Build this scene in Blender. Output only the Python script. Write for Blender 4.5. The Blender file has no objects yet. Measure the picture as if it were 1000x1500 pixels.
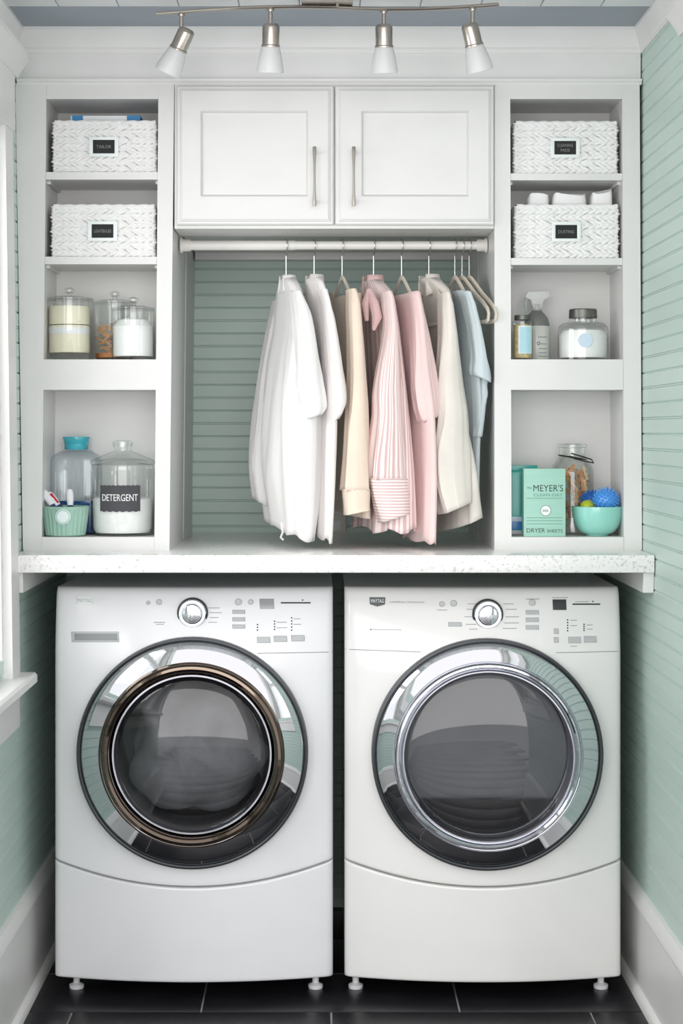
import bpy, bmesh, math, random
from mathutils import Vector, Matrix, noise
random.seed(7)
PI = math.pi
S = bpy.context.scene
COL = S.collection

# ------------------------------------------------------------------ camera
F, D0, VX, VY, EYE = 2700.0, 4.493, 470.0, 630.0, 1.37   # focal length in pixels, distance, vanishing point, eye height
cam = bpy.data.cameras.new('camera'); cam_o = bpy.data.objects.new('camera', cam); COL.objects.link(cam_o)
cam.sensor_fit = 'VERTICAL'; cam.sensor_height = 36; cam.lens = 36 * F / 1500
cam.shift_x = (500 - VX) / 1500; cam.shift_y = -(750 - VY) / 1500
cam_o.location = (0, -D0, EYE); cam_o.rotation_euler = (PI / 2, 0, 0)
cam.clip_start = 0.05
S.camera = cam_o
def sc(Y): return F / (Y + D0)
def P(x, y, Y): s = sc(Y); return Vector(((x - VX) / s, Y, EYE - (y - VY) / s))
def PX(x, Y): return (x - VX) / sc(Y)
def PZ(y, Y): return EYE - (y - VY) / sc(Y)

# ------------------------------------------------------------------ world, lights, exposure
w = bpy.data.worlds.new('world'); S.world = w; w.use_nodes = True
bg = w.node_tree.nodes['Background']; bg.inputs[0].default_value = (1.0, 0.975, 0.985, 1); bg.inputs[1].default_value = 1.2
def area(name, loc, rot, sx, sy, e, col):
    l = bpy.data.lights.new(name, 'AREA'); l.shape = 'RECTANGLE'; l.size = sx; l.size_y = sy; l.energy = e; l.color = col
    o = bpy.data.objects.new(name, l); COL.objects.link(o); o.location = loc; o.rotation_euler = rot; return o
wl_dir = Vector((1.6, 0.7, -1.4)).normalized()
area('daylight_window_left', Vector((-.74, -.74, 1.35)) - wl_dir * .95, wl_dir.to_track_quat('-Z', 'Y').to_euler(), 1.1, 1.1, 20, (1.0, 0.985, 0.965))
area('daylight_window_right', (1.10, -1.02, 1.45), (0, PI / 2, 0), 1.25, .75, 3, (0.98, 0.98, 1.0))
area('front_fill_behind_camera', (-0.5, -6.4, 1.75), (PI / 2, 0, -.08), 5.0, 3.2, 138, (1.0, 0.985, 0.98))  # unseen fill lamp added behind the camera to light the deep niche
S.view_settings.view_transform = 'Standard'; S.view_settings.look = 'None'
S.view_settings.exposure = 0.2; S.view_settings.gamma = 1; S.view_settings.use_curve_mapping = False

# ------------------------------------------------------------------ materials
def lin(h):
    h = h.lstrip('#'); r = []
    for i in (0, 2, 4):
        c = int(h[i:i + 2], 16) / 255; r.append(c / 12.92 if c <= .04045 else ((c + .055) / 1.055) ** 2.4)
    return (*r, 1)
def mat(name, col, rough=.5, metal=0, var=.05, vscale=12, bump=0, bscale=200, coat=0, spec=.5, trans=0, sheen=0, stretch=None, alpha=1):
    m = bpy.data.materials.new(name); m.use_nodes = True; nt = m.node_tree; b = nt.nodes['Principled BSDF']
    c = lin(col) if isinstance(col, str) else col
    b.inputs['Roughness'].default_value = rough; b.inputs['Metallic'].default_value = metal
    b.inputs['Coat Weight'].default_value = coat; b.inputs['Coat Roughness'].default_value = .05
    b.inputs['Specular IOR Level'].default_value = spec; b.inputs['Transmission Weight'].default_value = trans
    b.inputs['Sheen Weight'].default_value = sheen
    b.inputs['Alpha'].default_value = alpha
    tc = nt.nodes.new('ShaderNodeTexCoord'); mp = nt.nodes.new('ShaderNodeMapping')
    nt.links.new(tc.outputs['Object'], mp.inputs[0])
    if stretch: mp.inputs['Scale'].default_value = stretch
    n = nt.nodes.new('ShaderNodeTexNoise'); n.inputs['Scale'].default_value = vscale; n.inputs['Detail'].default_value = 4
    nt.links.new(mp.outputs[0], n.inputs['Vector'])
    r = nt.nodes.new('ShaderNodeValToRGB')
    r.color_ramp.elements[0].position = .3; r.color_ramp.elements[1].position = .7
    r.color_ramp.elements[0].color = tuple(max(0, x * (1 - var)) for x in c[:3]) + (1,)
    r.color_ramp.elements[1].color = tuple(min(1, x * (1 + var)) for x in c[:3]) + (1,)
    nt.links.new(n.outputs['Fac'], r.inputs[0]); nt.links.new(r.outputs[0], b.inputs['Base Color'])
    if bump:
        n2 = nt.nodes.new('ShaderNodeTexNoise'); n2.inputs['Scale'].default_value = bscale; n2.inputs['Detail'].default_value = 3
        nt.links.new(mp.outputs[0], n2.inputs['Vector'])
        bu = nt.nodes.new('ShaderNodeBump'); bu.inputs['Strength'].default_value = bump; bu.inputs['Distance'].default_value = .002
        nt.links.new(n2.outputs['Fac'], bu.inputs['Height']); nt.links.new(bu.outputs[0], b.inputs['Normal'])
    return m
def thin_glass(name, tint, refl=.06, rough=.02, edge=.45):
    m = bpy.data.materials.new(name); m.use_nodes = True; nt = m.node_tree; nt.nodes.clear()
    out = nt.nodes.new('ShaderNodeOutputMaterial'); mix = nt.nodes.new('ShaderNodeMixShader')
    t = nt.nodes.new('ShaderNodeBsdfTransparent'); t.inputs[0].default_value = lin(tint)
    g = nt.nodes.new('ShaderNodeBsdfGlossy'); g.inputs['Roughness'].default_value = rough; g.inputs[0].default_value = (1, 1, 1, 1)
    lw = nt.nodes.new('ShaderNodeLayerWeight'); lw.inputs[0].default_value = .25
    cr_ = nt.nodes.new('ShaderNodeValToRGB'); e = cr_.color_ramp.elements; e[0].position = .45; e[0].color = lin(tint); e[1].position = 1; e[1].color = tuple(c * .6 for c in lin(tint)[:3]) + (1,)
    nt.links.new(lw.outputs['Facing'], cr_.inputs[0]); nt.links.new(cr_.outputs[0], t.inputs[0])
    mr = nt.nodes.new('ShaderNodeMapRange'); mr.inputs['To Min'].default_value = refl; mr.inputs['To Max'].default_value = edge
    nt.links.new(lw.outputs['Fresnel'], mr.inputs[0]); nt.links.new(mr.outputs[0], mix.inputs[0])
    nt.links.new(t.outputs[0], mix.inputs[1]); nt.links.new(g.outputs[0], mix.inputs[2]); nt.links.new(mix.outputs[0], out.inputs[0])
    return m
def striped(name, c1, c2, scale, axis, rough=.85, width=.5):
    m = mat(name, c1, rough, sheen=.2, bump=.15, bscale=600); nt = m.node_tree; b = nt.nodes['Principled BSDF']
    tc = nt.nodes.new('ShaderNodeTexCoord'); wv = nt.nodes.new('ShaderNodeTexWave'); wv.bands_direction = axis
    wv.inputs['Scale'].default_value = scale; wv.inputs['Distortion'].default_value = .6; wv.inputs['Detail'].default_value = 0
    nt.links.new(tc.outputs['UV' if axis == 'X' else 'Object'], wv.inputs['Vector'])
    r = nt.nodes.new('ShaderNodeValToRGB'); r.color_ramp.elements[0].color = lin(c2); r.color_ramp.elements[1].color = lin(c1)
    r.color_ramp.elements[0].position = width - .2; r.color_ramp.elements[1].position = width + .1
    nt.links.new(wv.outputs['Fac'], r.inputs[0]); nt.links.new(r.outputs[0], b.inputs['Base Color'])
    return m
M = dict(
    white=mat('cabinet_paint', '#DFDFDD', .38, var=.015, bump=.04, bscale=90, coat=.1),
    trim=mat('trim_paint', '#E9E9E7', .35, var=.015, bump=.04, bscale=80),
    green=mat('beadboard_paint', '#C6DAD2', .42, var=.03, vscale=5, bump=.05, bscale=120, stretch=(1, .25, 1)),
    blue=mat('ceiling_blue', '#9CA5B0', .5, var=.05, vscale=4, bump=.05),
    pale=mat('ceiling_pale', '#F0F2F5', .4, var=.02, vscale=4),
    dark=mat('shadow_gap', '#1A1C1B', .9),
    tile=mat('slate_tile', '#1E1C21', .34, var=.3, vscale=9, bump=.25, bscale=40, spec=.35),
    grout=mat('grout', '#9C9A9E', .9, var=.1, vscale=60, bump=.2),
    enamel=mat('white_enamel', '#E9EAEC', .16, var=.01, coat=.35),
    enamel_warm=mat('warm_white_enamel', '#E8E8E6', .16, var=.01, coat=.35),
    chrome=mat('chrome', '#DADCE0', .035, 1, var=.01),
    bronze=mat('smoked_chrome', '#6E6258', .06, 1, var=.03),
    polished=mat('polished_ring', '#C9CBD2', .05, 1, var=.02),
    rim=mat('door_rim', '#4A4D50', .3, .6, var=.02),
    nickel=mat('brushed_nickel', '#B5AEA6', .28, 1, var=.06, vscale=20, stretch=(1, 1, 20)),
    gray=mat('gray_plastic', '#B9BCBE', .35, var=.02), midgray=mat('mid_gray_plastic', '#8D9193', .35, var=.02),
    display=mat('display', '#9A9B9C', .12, var=.02), display_d=mat('display_dark', '#3E4144', .12, var=.02),
    black=mat('black_print', '#26282A', .5), ink=mat('gray_print', '#9A9DA0', .6), badge=mat('badge_gray', '#5A5D60', .3),
    drum=mat('drum_steel', '#A2A4A6', .5, .15, var=.1, vscale=8), drum_d=mat('drum_dark', '#2B2C2E', .35, var=.1),
    laundry=mat('wet_laundry', '#ABADAE', .8, var=.3, vscale=9, bump=.3, bscale=20),
    basket=mat('white_rope', '#F2F2F1', .75, var=.03, vscale=40, bump=.3, bscale=300),
    liner=mat('basket_gap_shade', '#A39E96', .9, var=.08), chalk=mat('chalk_black', '#1B1D1E', .7, var=.1),  # liner colour carries painted shade for the gaps in the weave
    plate=mat('label_plate', '#E9F0EE', .35), chalktext=mat('chalk_text', '#8A8C8C', .9), chalkwhite=mat('chalk_white', '#F4F4F4', .9),
    slate_label=mat('slate_label', '#4B4B4F', .8, var=.06),
    cream=mat('cream_soap', '#F4EED6', .6, var=.03), powder=mat('white_powder', '#FAFAFA', .95, var=.01, bump=.4, bscale=200),
    wood=mat('clothespin_wood', '#C99B6A', .6, var=.15, vscale=30, stretch=(1, 1, .2)), wood2=mat('pale_wood', '#D9BE93', .6, var=.15, vscale=30), terracotta=mat('orange_clay', '#D08A55', .7),
    steel=mat('dark_wire', '#4A4A4A', .3, 1), zinc=mat('zinc_lid', '#6F706C', .4, .8, var=.08, vscale=30),
    aqua=mat('aqua_plastic', '#3FB4C4', .15, coat=.4), navy=mat('navy_liquid', '#2E5E9C', .1, coat=.3),
    mint=mat('mint_ceramic', '#9CC2B2', .3, var=.03, coat=.3), seal=mat('round_label', '#E2EEEE', .6),
    red=mat('red_plastic', '#C22A3C', .3), whiteplastic=mat('white_plastic', '#F2F4F6', .3), bristle=mat('blue_bristle', '#27406F', .7),
    teal=mat('teal_packet', '#18A79C', .25, var=.05, coat=.2), royal=mat('blue_band', '#2F7FC0', .3), silverband=mat('pale_band', '#C8DCEC', .3),
    carton=mat('mint_carton', '#A2CFC0', .55, var=.04, vscale=5, stretch=(1, 1, 14)), cartontext=mat('carton_print', '#2E4A42', .6), cartonfaint=mat('carton_faint_print', '#5F9585', .6),
    lime=mat('lime_rubber', '#B4C22E', .4, coat=.2), blueball=mat('blue_rubber', '#549FE8', .35, coat=.2), blueball_d=mat('deep_blue_rubber', '#2F6FC4', .35, coat=.2),
    bowl=mat('turquoise_glaze', '#96D8CB', .18, var=.02, coat=.5),
    beige_plastic=mat('velvet_hanger', '#D9CDBB', .9, var=.05, sheen=.5), hookmetal=mat('hook_metal', '#CFCFCB', .25, 1),
    rodwhite=mat('rod_white', '#F4F3EF', .25, var=.01), rodcap=mat('rod_cap', '#F1EFE9', .35),
    frost=mat('frosted_glass', '#FBFCFC', .4, trans=.42, var=.01), spray=mat('clear_plastic', '#E6EAE8', .1, trans=.7, var=.01),
    bottle=mat('spray_bottle', '#D3D6D0', .25, var=.03), bottle_d=mat('spray_shoulder', '#7E807E', .2, var=.05),
    bluelabel=mat('blue_paper', '#B4DFEA', .6), grain=mat('jar_grain', '#CDB98A', .8, var=.3, vscale=120),
    bluebox=mat('blue_card', '#2E86BE', .5), whitecloth=mat('white_cotton', '#FAFAFA', .9, var=.02, bump=.2, bscale=120, sheen=.2),
    outlet=mat('outlet_cover', '#E4E0D6', .4),
    glass=thin_glass('clear_glass', '#FBFDFC'), pane=thin_glass('window_glass', '#FBFDFD', .03, .0, .2),
    doorglass=thin_glass('smoked_glass', '#BEBFC2', .035, .02, .5), aquaglass=thin_glass('pale_blue_glass', '#F8FBFC'),
    sh_white=mat('white_linen', '#F0EFEE', .9, var=.015, bump=.2, bscale=400, sheen=.2),
    sh_white2=mat('soft_white_linen', '#EEEAE8', .9, var=.015, bump=.2, bscale=400, sheen=.2),
    sh_cream=mat('peach_knit', '#EBDAC8', .9, var=.03, bump=.3, bscale=500, sheen=.3),
    sh_pink=mat('dusty_pink', '#EED2D0', .9, var=.03, bump=.2, bscale=400, sheen=.2),
    sh_ecru=mat('ecru_linen', '#E2DDD5', .9, var=.04, bump=.3, bscale=300, sheen=.2),
    sh_blue=mat('pale_blue_jersey', '#CCD8DC', .9, var=.02, bump=.15, bscale=500, sheen=.2),
    sh_stripe=striped('pink_stripe', '#F7EAE8', '#DBBBBA', 11, 'X'), sh_stripe_h=striped('pink_stripe_cuff', '#F8ECEA', '#DBBBBA', 42, 'Z'),
)
# terrazzo worktop
def speckle():
    m = mat('speckled_stone', '#EEEEEC', .25, var=.01, coat=.3); nt = m.node_tree; b = nt.nodes['Principled BSDF']
    tc = nt.nodes.new('ShaderNodeTexCoord'); v = nt.nodes.new('ShaderNodeTexVoronoi'); v.inputs['Scale'].default_value = 230
    nt.links.new(tc.outputs['Object'], v.inputs['Vector'])
    n = nt.nodes.new('ShaderNodeTexNoise'); n.inputs['Scale'].default_value = 110; n.inputs['Detail'].default_value = 3
    nt.links.new(tc.outputs['Object'], n.inputs['Vector'])
    sep = nt.nodes.new('ShaderNodeSeparateColor'); nt.links.new(v.outputs['Color'], sep.inputs[0])
    mx = nt.nodes.new('ShaderNodeMath'); mx.operation = 'MULTIPLY'; nt.links.new(sep.outputs[0], mx.inputs[0]); nt.links.new(n.outputs['Fac'], mx.inputs[1])
    r = nt.nodes.new('ShaderNodeValToRGB'); e = r.color_ramp.elements
    e[0].position = .0; e[0].color = lin('#F3F3F1'); e[1].position = .62; e[1].color = lin('#C4C8C6')
    x = r.color_ramp.elements.new(.36); x.color = lin('#F0F0EE')
    nt.links.new(mx.outputs[0], r.inputs[0]); nt.links.new(r.outputs[0], b.inputs['Base Color'])
    return m
M['stone'] = speckle()

# ------------------------------------------------------------------ mesh helpers
class MB:
    def __init__(s): s.v = []; s.f = []; s.uv = None
    def add(s, vs, fs):
        k = len(s.v); s.v += [tuple(x) for x in vs]; s.f += [tuple(i + k for i in f) for f in fs]; return s
    def box(s, x0, x1, y0, y1, z0, z1, bev=0):
        if bev:
            bm = bmesh.new(); bmesh.ops.create_cube(bm, size=1)
            for v in bm.verts: v.co = Vector(((x0 + x1) / 2 + v.co.x * (x1 - x0), (y0 + y1) / 2 + v.co.y * (y1 - y0), (z0 + z1) / 2 + v.co.z * (z1 - z0)))
            bmesh.ops.bevel(bm, geom=bm.edges[:], offset=bev, segments=2, affect='EDGES', profile=.6)
            bm.verts.index_update(); s.add([v.co for v in bm.verts], [[v.index for v in f.verts] for f in bm.faces]); bm.free(); return s
        vs = [(x, y, z) for x in (x0, x1) for y in (y0, y1) for z in (z0, z1)]
        return s.add(vs, [(0, 1, 3, 2), (4, 6, 7, 5), (0, 4, 5, 1), (2, 3, 7, 6), (0, 2, 6, 4), (1, 5, 7, 3)])
    def prism(s, pts, y0, y1):            # polygon in (x,z), extruded along y
        n = len(pts); vs = [(x, y0, z) for x, z in pts] + [(x, y1, z) for x, z in pts]
        fs = [tuple(range(n)), tuple(range(2 * n - 1, n - 1, -1))] + [(i, i + n, (i + 1) % n + n, (i + 1) % n) for i in range(n)]
        return s.add(vs, fs)
    def prism_px(s, pts, y0, y1): return s.prism([((x - VX) / sc(y0), EYE - (y - VY) / sc(y0)) for x, y in pts], y0, y1)
    def lathe(s, prof, c, axis='z', n=32, closed=False):
        vs = []; m = len(prof); fs = []
        for r, h in prof:
            for i in range(n):
                a = 2 * PI * i / n
                if axis == 'z': vs.append((c[0] + r * math.cos(a), c[1] + r * math.sin(a), c[2] + h))
                else: vs.append((c[0] + r * math.cos(a), c[1] + h, c[2] + r * math.sin(a)))
        for j in range(m - 1 if not closed else m):
            for i in range(n):
                a, b_ = j * n + i, j * n + (i + 1) % n; k = ((j + 1) % m) * n
                fs.append((a, b_, k + (i + 1) % n, k + i))
        return s.add(vs, fs)
    def tube(s, pts, r, n=8, caps=True):
        pts = [Vector(p) for p in pts]; k = len(pts); vs = []; fs = []
        rr = r if isinstance(r, (list, tuple)) else [r] * k
        t0 = (pts[1] - pts[0]).normalized(); up = Vector((0, 0, 1)) if abs(t0.z) < .9 else Vector((1, 0, 0))
        nn = t0.cross(up).normalized()
        for i in range(k):
            t = (pts[min(i + 1, k - 1)] - pts[max(i - 1, 0)]).normalized()
            nn = (nn - t * nn.dot(t)).normalized(); b_ = t.cross(nn)
            for j in range(n):
                a = 2 * PI * j / n; vs.append(pts[i] + (nn * math.cos(a) + b_ * math.sin(a)) * rr[i])
        for i in range(k - 1):
            for j in range(n): fs.append((i * n + j, i * n + (j + 1) % n, (i + 1) * n + (j + 1) % n, (i + 1) * n + j))
        if caps: fs += [tuple(range(n))[::-1], tuple(range((k - 1) * n, k * n))]
        return s.add(vs, fs)
    def rings(s, rings, capa=False, capb=False):
        n = len(rings[0]); vs = [p for r in rings for p in r]; fs = []
        for i in range(len(rings) - 1):
            for j in range(n): fs.append((i * n + j, i * n + (j + 1) % n, (i + 1) * n + (j + 1) % n, (i + 1) * n + j))
        if capa: fs.append(tuple(range(n)))
        if capb: fs.append(tuple(range((len(rings) - 1) * n, len(rings) * n))[::-1])
        return s.add(vs, fs)
    def mesh(s, name, m, smooth=True, off=(0, 0, 0), ang=35):
        me = bpy.data.meshes.new(name); o = Vector(off)
        me.from_pydata([tuple(Vector(v) - o) for v in s.v], [], s.f)
        bm = bmesh.new(); bm.from_mesh(me); bmesh.ops.recalc_face_normals(bm, faces=bm.faces)
        if smooth:
            for f in bm.faces: f.smooth = True
            for e in bm.edges:
                if len(e.link_faces) == 2 and e.calc_face_angle(0) > math.radians(ang): e.smooth = False
        bm.to_mesh(me); bm.free()
        me.materials.append(M[m]); return me
    def build(s, name, m, parent=None, **k):
        if parent is not None: off = WLOC[parent.name]
        else:
            xs, ys, zs = zip(*s.v); off = ((min(xs) + max(xs)) / 2, (min(ys) + max(ys)) / 2, min(zs))
        o = bpy.data.objects.new(name, s.mesh(name, m, off=off, **k)); COL.objects.link(o)
        WLOC[o.name] = Vector(off)
        if parent is not None: o.parent = parent
        else: o.location = off
        return o
WLOC = {}
def tag(o, label=None, cat=None, group=None, kind=None):
    if label: o['label'] = label
    if cat: o['category'] = cat
    if group: o['group'] = group
    if kind: o['kind'] = kind
    return o
def thing(name, loc, label, cat, group=None):
    o = bpy.data.objects.new(name, None); COL.objects.link(o); o.location = loc; o.empty_display_size = .05
    WLOC[o.name] = Vector(loc); return tag(o, label, cat, group)
def struct(o, label, cat): return tag(o, label, cat, kind='structure')
def place(name, me, parent, loc):        # shared-mesh copy, loc in world space
    o = bpy.data.objects.new(name, me); COL.objects.link(o); o.parent = parent
    o.location = Vector(loc) - WLOC[parent.name]; WLOC[o.name] = Vector(loc); return o
def text(body, x, z, Y, width, height, parent, m, name='lettering', depth=.0006, rot=0, bold=.0):
    cu = bpy.data.curves.new('t', 'FONT'); cu.body = body; cu.align_x = 'CENTER'; cu.align_y = 'CENTER'; cu.extrude = .02; cu.resolution_u = 3; cu.offset = bold
    to = bpy.data.objects.new('t', cu); COL.objects.link(to); bpy.context.view_layer.update()
    me = bpy.data.meshes.new_from_object(to.evaluated_get(bpy.context.evaluated_depsgraph_get()))
    bpy.data.objects.remove(to); bpy.data.curves.remove(cu)
    xs = [v.co.x for v in me.vertices]; ys = [v.co.y for v in me.vertices]
    sx = width / (max(xs) - min(xs)); sy = height / (max(ys) - min(ys)); cx = (max(xs) + min(xs)) / 2; cy = (max(ys) + min(ys)) / 2
    off = WLOC[parent.name]; c_, s_ = math.cos(rot), math.sin(rot)
    for v in me.vertices:
        a, b_ = (v.co.x - cx) * sx, (v.co.y - cy) * sy
        v.co = Vector((x + a * c_ - b_ * s_, Y - v.co.z / .02 * depth, z + a * s_ + b_ * c_)) - off
    me.materials.append(M[m]); o = bpy.data.objects.new(name, me); COL.objects.link(o); o.parent = parent; WLOC[o.name] = off
    return o

# ------------------------------------------------------------------ room shell
XR, YB, ZC, YN = .784, .79, 2.352, -1.45
def XL(z): return -.7335 - .0135 * (z - 1.37)
PITCH, GZ = .0737, 1.361
# floor tiles
TW, TD, GR = .61, .305, .0045
fl = struct(MB().box(-1.1, 1.1, -4.9, .95, -.03, -.003).build('floor', 'grout'), 'dark slate tiled floor with pale grout lines', 'floor')
tm = MB().box(-TW / 2 + GR / 2, TW / 2 - GR / 2, -TD / 2 + GR / 2, TD / 2 - GR / 2, -.012, 0, .0015).mesh('tile', 'tile')
for r in range(-15, 4):
    yc = -.152 + TD / 2 + r * TD
    xo = -.283 + TW / 2 if r % 2 == 0 else .024 + TW / 2
    for k in range(-3, 3):
        xc = xo + k * TW
        if -1.15 < xc < 1.2: place('tile', tm, fl, (xc, yc, 0))
# ceiling: blue border board, pale planks in front of it
YE = -.238
ce = struct(MB().box(-.9, .9, YN, .95, ZC, ZC + .05).build('ceiling', 'blue'), 'blue grey painted ceiling with paler planks in front', 'ceiling')
pm = MB().box(-.068, .068, YN + .02, YE, ZC - .004, ZC + .001, .001).mesh('plank', 'pale')
for k in range(-6, 7): place('plank', pm, ce, (.02 + k * .139, 0, 0))
# beadboard
def board_mesh(y0, y1, sx):
    pr = [(0, 0), (0, .006), (.003, .010), (.0335, .010), (.0347, .0075), (.0357, .0095), (.038, .0095), (.039, .0075), (.0402, .010), (.0707, .010), (.0737, .006), (.0737, 0)]
    b = MB(); n = len(pr)
    b.add([(sx * d, y0, z) for z, d in pr] + [(sx * d, y1, z) for z, d in pr], [(i, i + 1, n + i + 1, n + i) for i in range(n - 1)] + [tuple(range(n)), tuple(range(n, 2 * n))[::-1]])
    return b.mesh('board', 'green', ang=15)
def side_wall(name, side, segs, label):
    sx = -1 if side > 0 else 1
    b = MB()
    z0, z1 = 0, ZC
    X = (lambda z: XR) if side > 0 else XL
    back = [(X(z) - sx * (.010 + o), z) for z, o in ((z0, 0), (z1, 0), (z1, .04), (z0, .04))]
    for (ya, yb, za, zb) in segs:
        b.prism([(X(za) - sx * .010, za), (X(zb) - sx * .010, zb), (X(zb) - sx * .06, zb), (X(za) - sx * .06, za)], ya, yb)
    wl = struct(b.build(name, 'green'), label, 'wall')
    cache = {}
    k0 = -19
    for (ya, yb, za, zb) in segs:
        me = board_mesh(ya, yb, sx)
        k = k0
        while GZ + k * PITCH < ZC:
            z = GZ + k * PITCH; k += 1
            if z + PITCH < max(za, .06) or z + PITCH > zb + .05 or z < za - .05: continue
            place('board', me, wl, (X(z + PITCH / 2) - sx * .010, 0, z))
    return wl
LW = dict(y0=-1.2, y1=-.27, z0=.80, z1=2.07)     # left window opening
RW = dict(y0=-1.32, y1=-.735, z0=.80, z1=2.07)
def segs(W): return [(W['y1'], YB + .02, 0, ZC), (W['y0'], W['y1'], 0, W['z0']), (W['y0'], W['y1'], W['z1'], ZC), (YN, W['y0'], 0, ZC)]
wl = side_wall('wall_left', -1, segs(LW), 'pale green beadboard wall left of the machines')
wr = side_wall('wall_right', 1, segs(RW), 'pale green beadboard wall right of the machines')
# back wall
wb = struct(MB().box(-.85, .86, YB + .010, YB + .06, 0, ZC).build('wall_back', 'green'), 'shaded green beadboard wall behind the hanging clothes', 'wall')
bmx = MB()
pr = [(0, 0), (0, .006), (.003, .010), (.0335, .010), (.0347, .0075), (.0357, .0095), (.038, .0095), (.039, .0075), (.0402, .010), (.0707, .010), (.0737, .006), (.0737, 0)]
n_ = len(pr)
bmx.add([(-.74, -d, z) for z, d in pr] + [(.78, -d, z) for z, d in pr], [(i, i + 1, n_ + i + 1, n_ + i) for i in range(n_ - 1)] + [tuple(range(n_)), tuple(range(n_, 2 * n_))[::-1]])
me = bmx.mesh('board', 'green', ang=15)
zb0 = PZ(413, YB)
for k in range(-24, 8): place('board', me, wb, (0, YB + .010, zb0 + k * PITCH))
# baseboards
def baseboard(name, side, y0, y1, label):
    sx = -1 if side > 0 else 1
    X = (lambda z: XR) if side > 0 else XL
    root = MB()
    pr = [(0, 0), (.014, 0), (.014, .205), (.018, .212), (.018, .224), (.008, .246), (0, .25)]
    root.prism([(X(z) + sx * d, z) for d, z in pr], y0, y1)
    o = struct(root.build(name, 'trim', ang=25), label, 'baseboard')
    sh = MB().prism([(X(0) + sx * d, z) for d, z in [(.014, 0), (.028, 0), (.027, .012), (.022, .020), (.014, .024)]], y0, y1).build('shoe_moulding', 'trim', o)
    return o
baseboard('baseboard_left', -1, YN, YB, 'tall white baseboard along the left green wall')
baseboard('baseboard_right', 1, YN, YB, 'tall white baseboard along the right green wall')
# soffit above the cabinets with crown
so = struct(MB().box(XL(2.3) + .003, XR - .003, .012, .6, PZ(119, 0), ZC).build('trim_1', 'trim'), 'plain white soffit panel above the cabinets', 'soffit')
zc0 = ZC
crp = [(0, -.062), (.004, -.062), (.005, -.052), (.008, -.048), (.012, -.030), (.020, -.012), (.022, -.008), (.022, 0), (0, 0)]
cr = MB()
cr.add([(XL(2.33), .012 - d, zc0 + h) for d, h in crp] + [(XR, .012 - d, zc0 + h) for d, h in crp],
       [(i, i + 1, 9 + i + 1, 9 + i) for i in range(8)] + [(8, 0, 9, 17), tuple(range(9)), tuple(range(9, 18))[::-1]])
struct(cr.build('trim_2', 'trim', ang=20), 'white crown moulding under the blue ceiling above the soffit', 'crown moulding')
struct(MB().prism([(XL(2.3) + d, zc0 + h) for d, h in crp], YN, .012).build('trim_3', 'trim', ang=20), 'white crown moulding along the left wall', 'crown moulding')
struct(MB().prism([(XR - d, zc0 + h) for d, h in crp], YN, .012).build('trim_4', 'trim', ang=20), 'white crown moulding along the right wall', 'crown moulding')

# windows
def window(name, side, W, label, sill=.058, horn=.012):
    sx = -1 if side > 0 else 1
    X = (lambda z: XR) if side > 0 else XL
    y0, y1, z0, z1 = W['y0'], W['y1'], W['z0'], W['z1']
    root = bpy.data.objects.new(name, None); COL.objects.link(root); root.location = (X(z0), (y0 + y1) / 2, z0); WLOC[root.name] = root.location.copy()
    struct(root, label, 'window')
    def pz(pr, ya, yb): return MB().prism([(X(z) + sx * d, z) for d, z in pr], ya, yb)
    cw = .105
    for ya, yb in ((y1, y1 + cw), (y0 - cw, y0)):
        pz([(0, z0), (.020, z0), (.020, z1), (0, z1)], ya, yb).build('casing', 'trim', root)
    pz([(0, z1), (.024, z1), (.024, z1 + .135), (0, z1 + .135)], y0 - cw - .01, y1 + cw + .01).build('header', 'trim', root)
    pz([(0, z1 + .135), (.026, z1 + .135), (.034, z1 + .150), (.050, z1 + .172), (.054, z1 + .176), (.054, z1 + .19), (0, z1 + .19)], y0 - cw - .045, y1 + cw + .045).build('cap_moulding', 'trim', root)
    pz([(-.06, z0 - .028), (sill - .006, z0 - .028), (sill, z0 - .022), (sill, z0 - .006), (sill - .006, z0), (-.06, z0)], y0 - cw - horn, y1 + cw + horn).build('window_sill', 'trim', root)
    pz([(0, z0 - .125), (.018, z0 - .125), (.018, z0 - .028), (0, z0 - .028)], y0 - cw, y1 + cw).build('apron', 'trim', root)
    # jambs, sash, pane
    j = MB()
    def bxw(d0, d1, ya, yb, za, zb): return [(X(za) + sx * d0, ya, za), (X(za) + sx * d1, ya, za), (X(zb) + sx * d1, ya, zb), (X(zb) + sx * d0, ya, zb), (X(za) + sx * d0, yb, za), (X(za) + sx * d1, yb, za), (X(zb) + sx * d1, yb, zb), (X(zb) + sx * d0, yb, zb)]
    FB = [(0, 1, 2, 3), (7, 6, 5, 4), (0, 4, 5, 1), (1, 5, 6, 2), (2, 6, 7, 3), (3, 7, 4, 0)]
    for a in ((-.12, .0, y1 - .02, y1, z0, z1), (-.12, .0, y0, y0 + .02, z0, z1), (-.12, .0, y0, y1, z1 - .02, z1)): j.add(bxw(*a), FB)
    j.build('jamb', 'trim', root)
    zm = (z0 + z1) / 2
    for (za, zb, d) in ((z0, zm + .02, -.05), (zm - .02, z1 - .02, -.085)):
        f = MB()
        for a in ((d - .03, d, y1 - .065, y1 - .02, za, zb), (d - .03, d, y0 + .02, y0 + .065, za, zb), (d - .03, d, y0 + .065, y1 - .065, za, za + .045), (d - .03, d, y0 + .065, y1 - .065, zb - .045, zb)): f.add(bxw(*a), FB)
        so_ = f.build('sash', 'trim', root)
        MB().add(bxw(d - .017, d - .013, y0 + .06, y1 - .06, za + .04, zb - .04), FB).build('pane', 'pane', so_)
window('window_1', -1, LW, 'white cased window on the left wall with deep sill')
window('window_2', 1, RW, 'white cased window on the right wall under a capped header', .022, 0)

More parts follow.
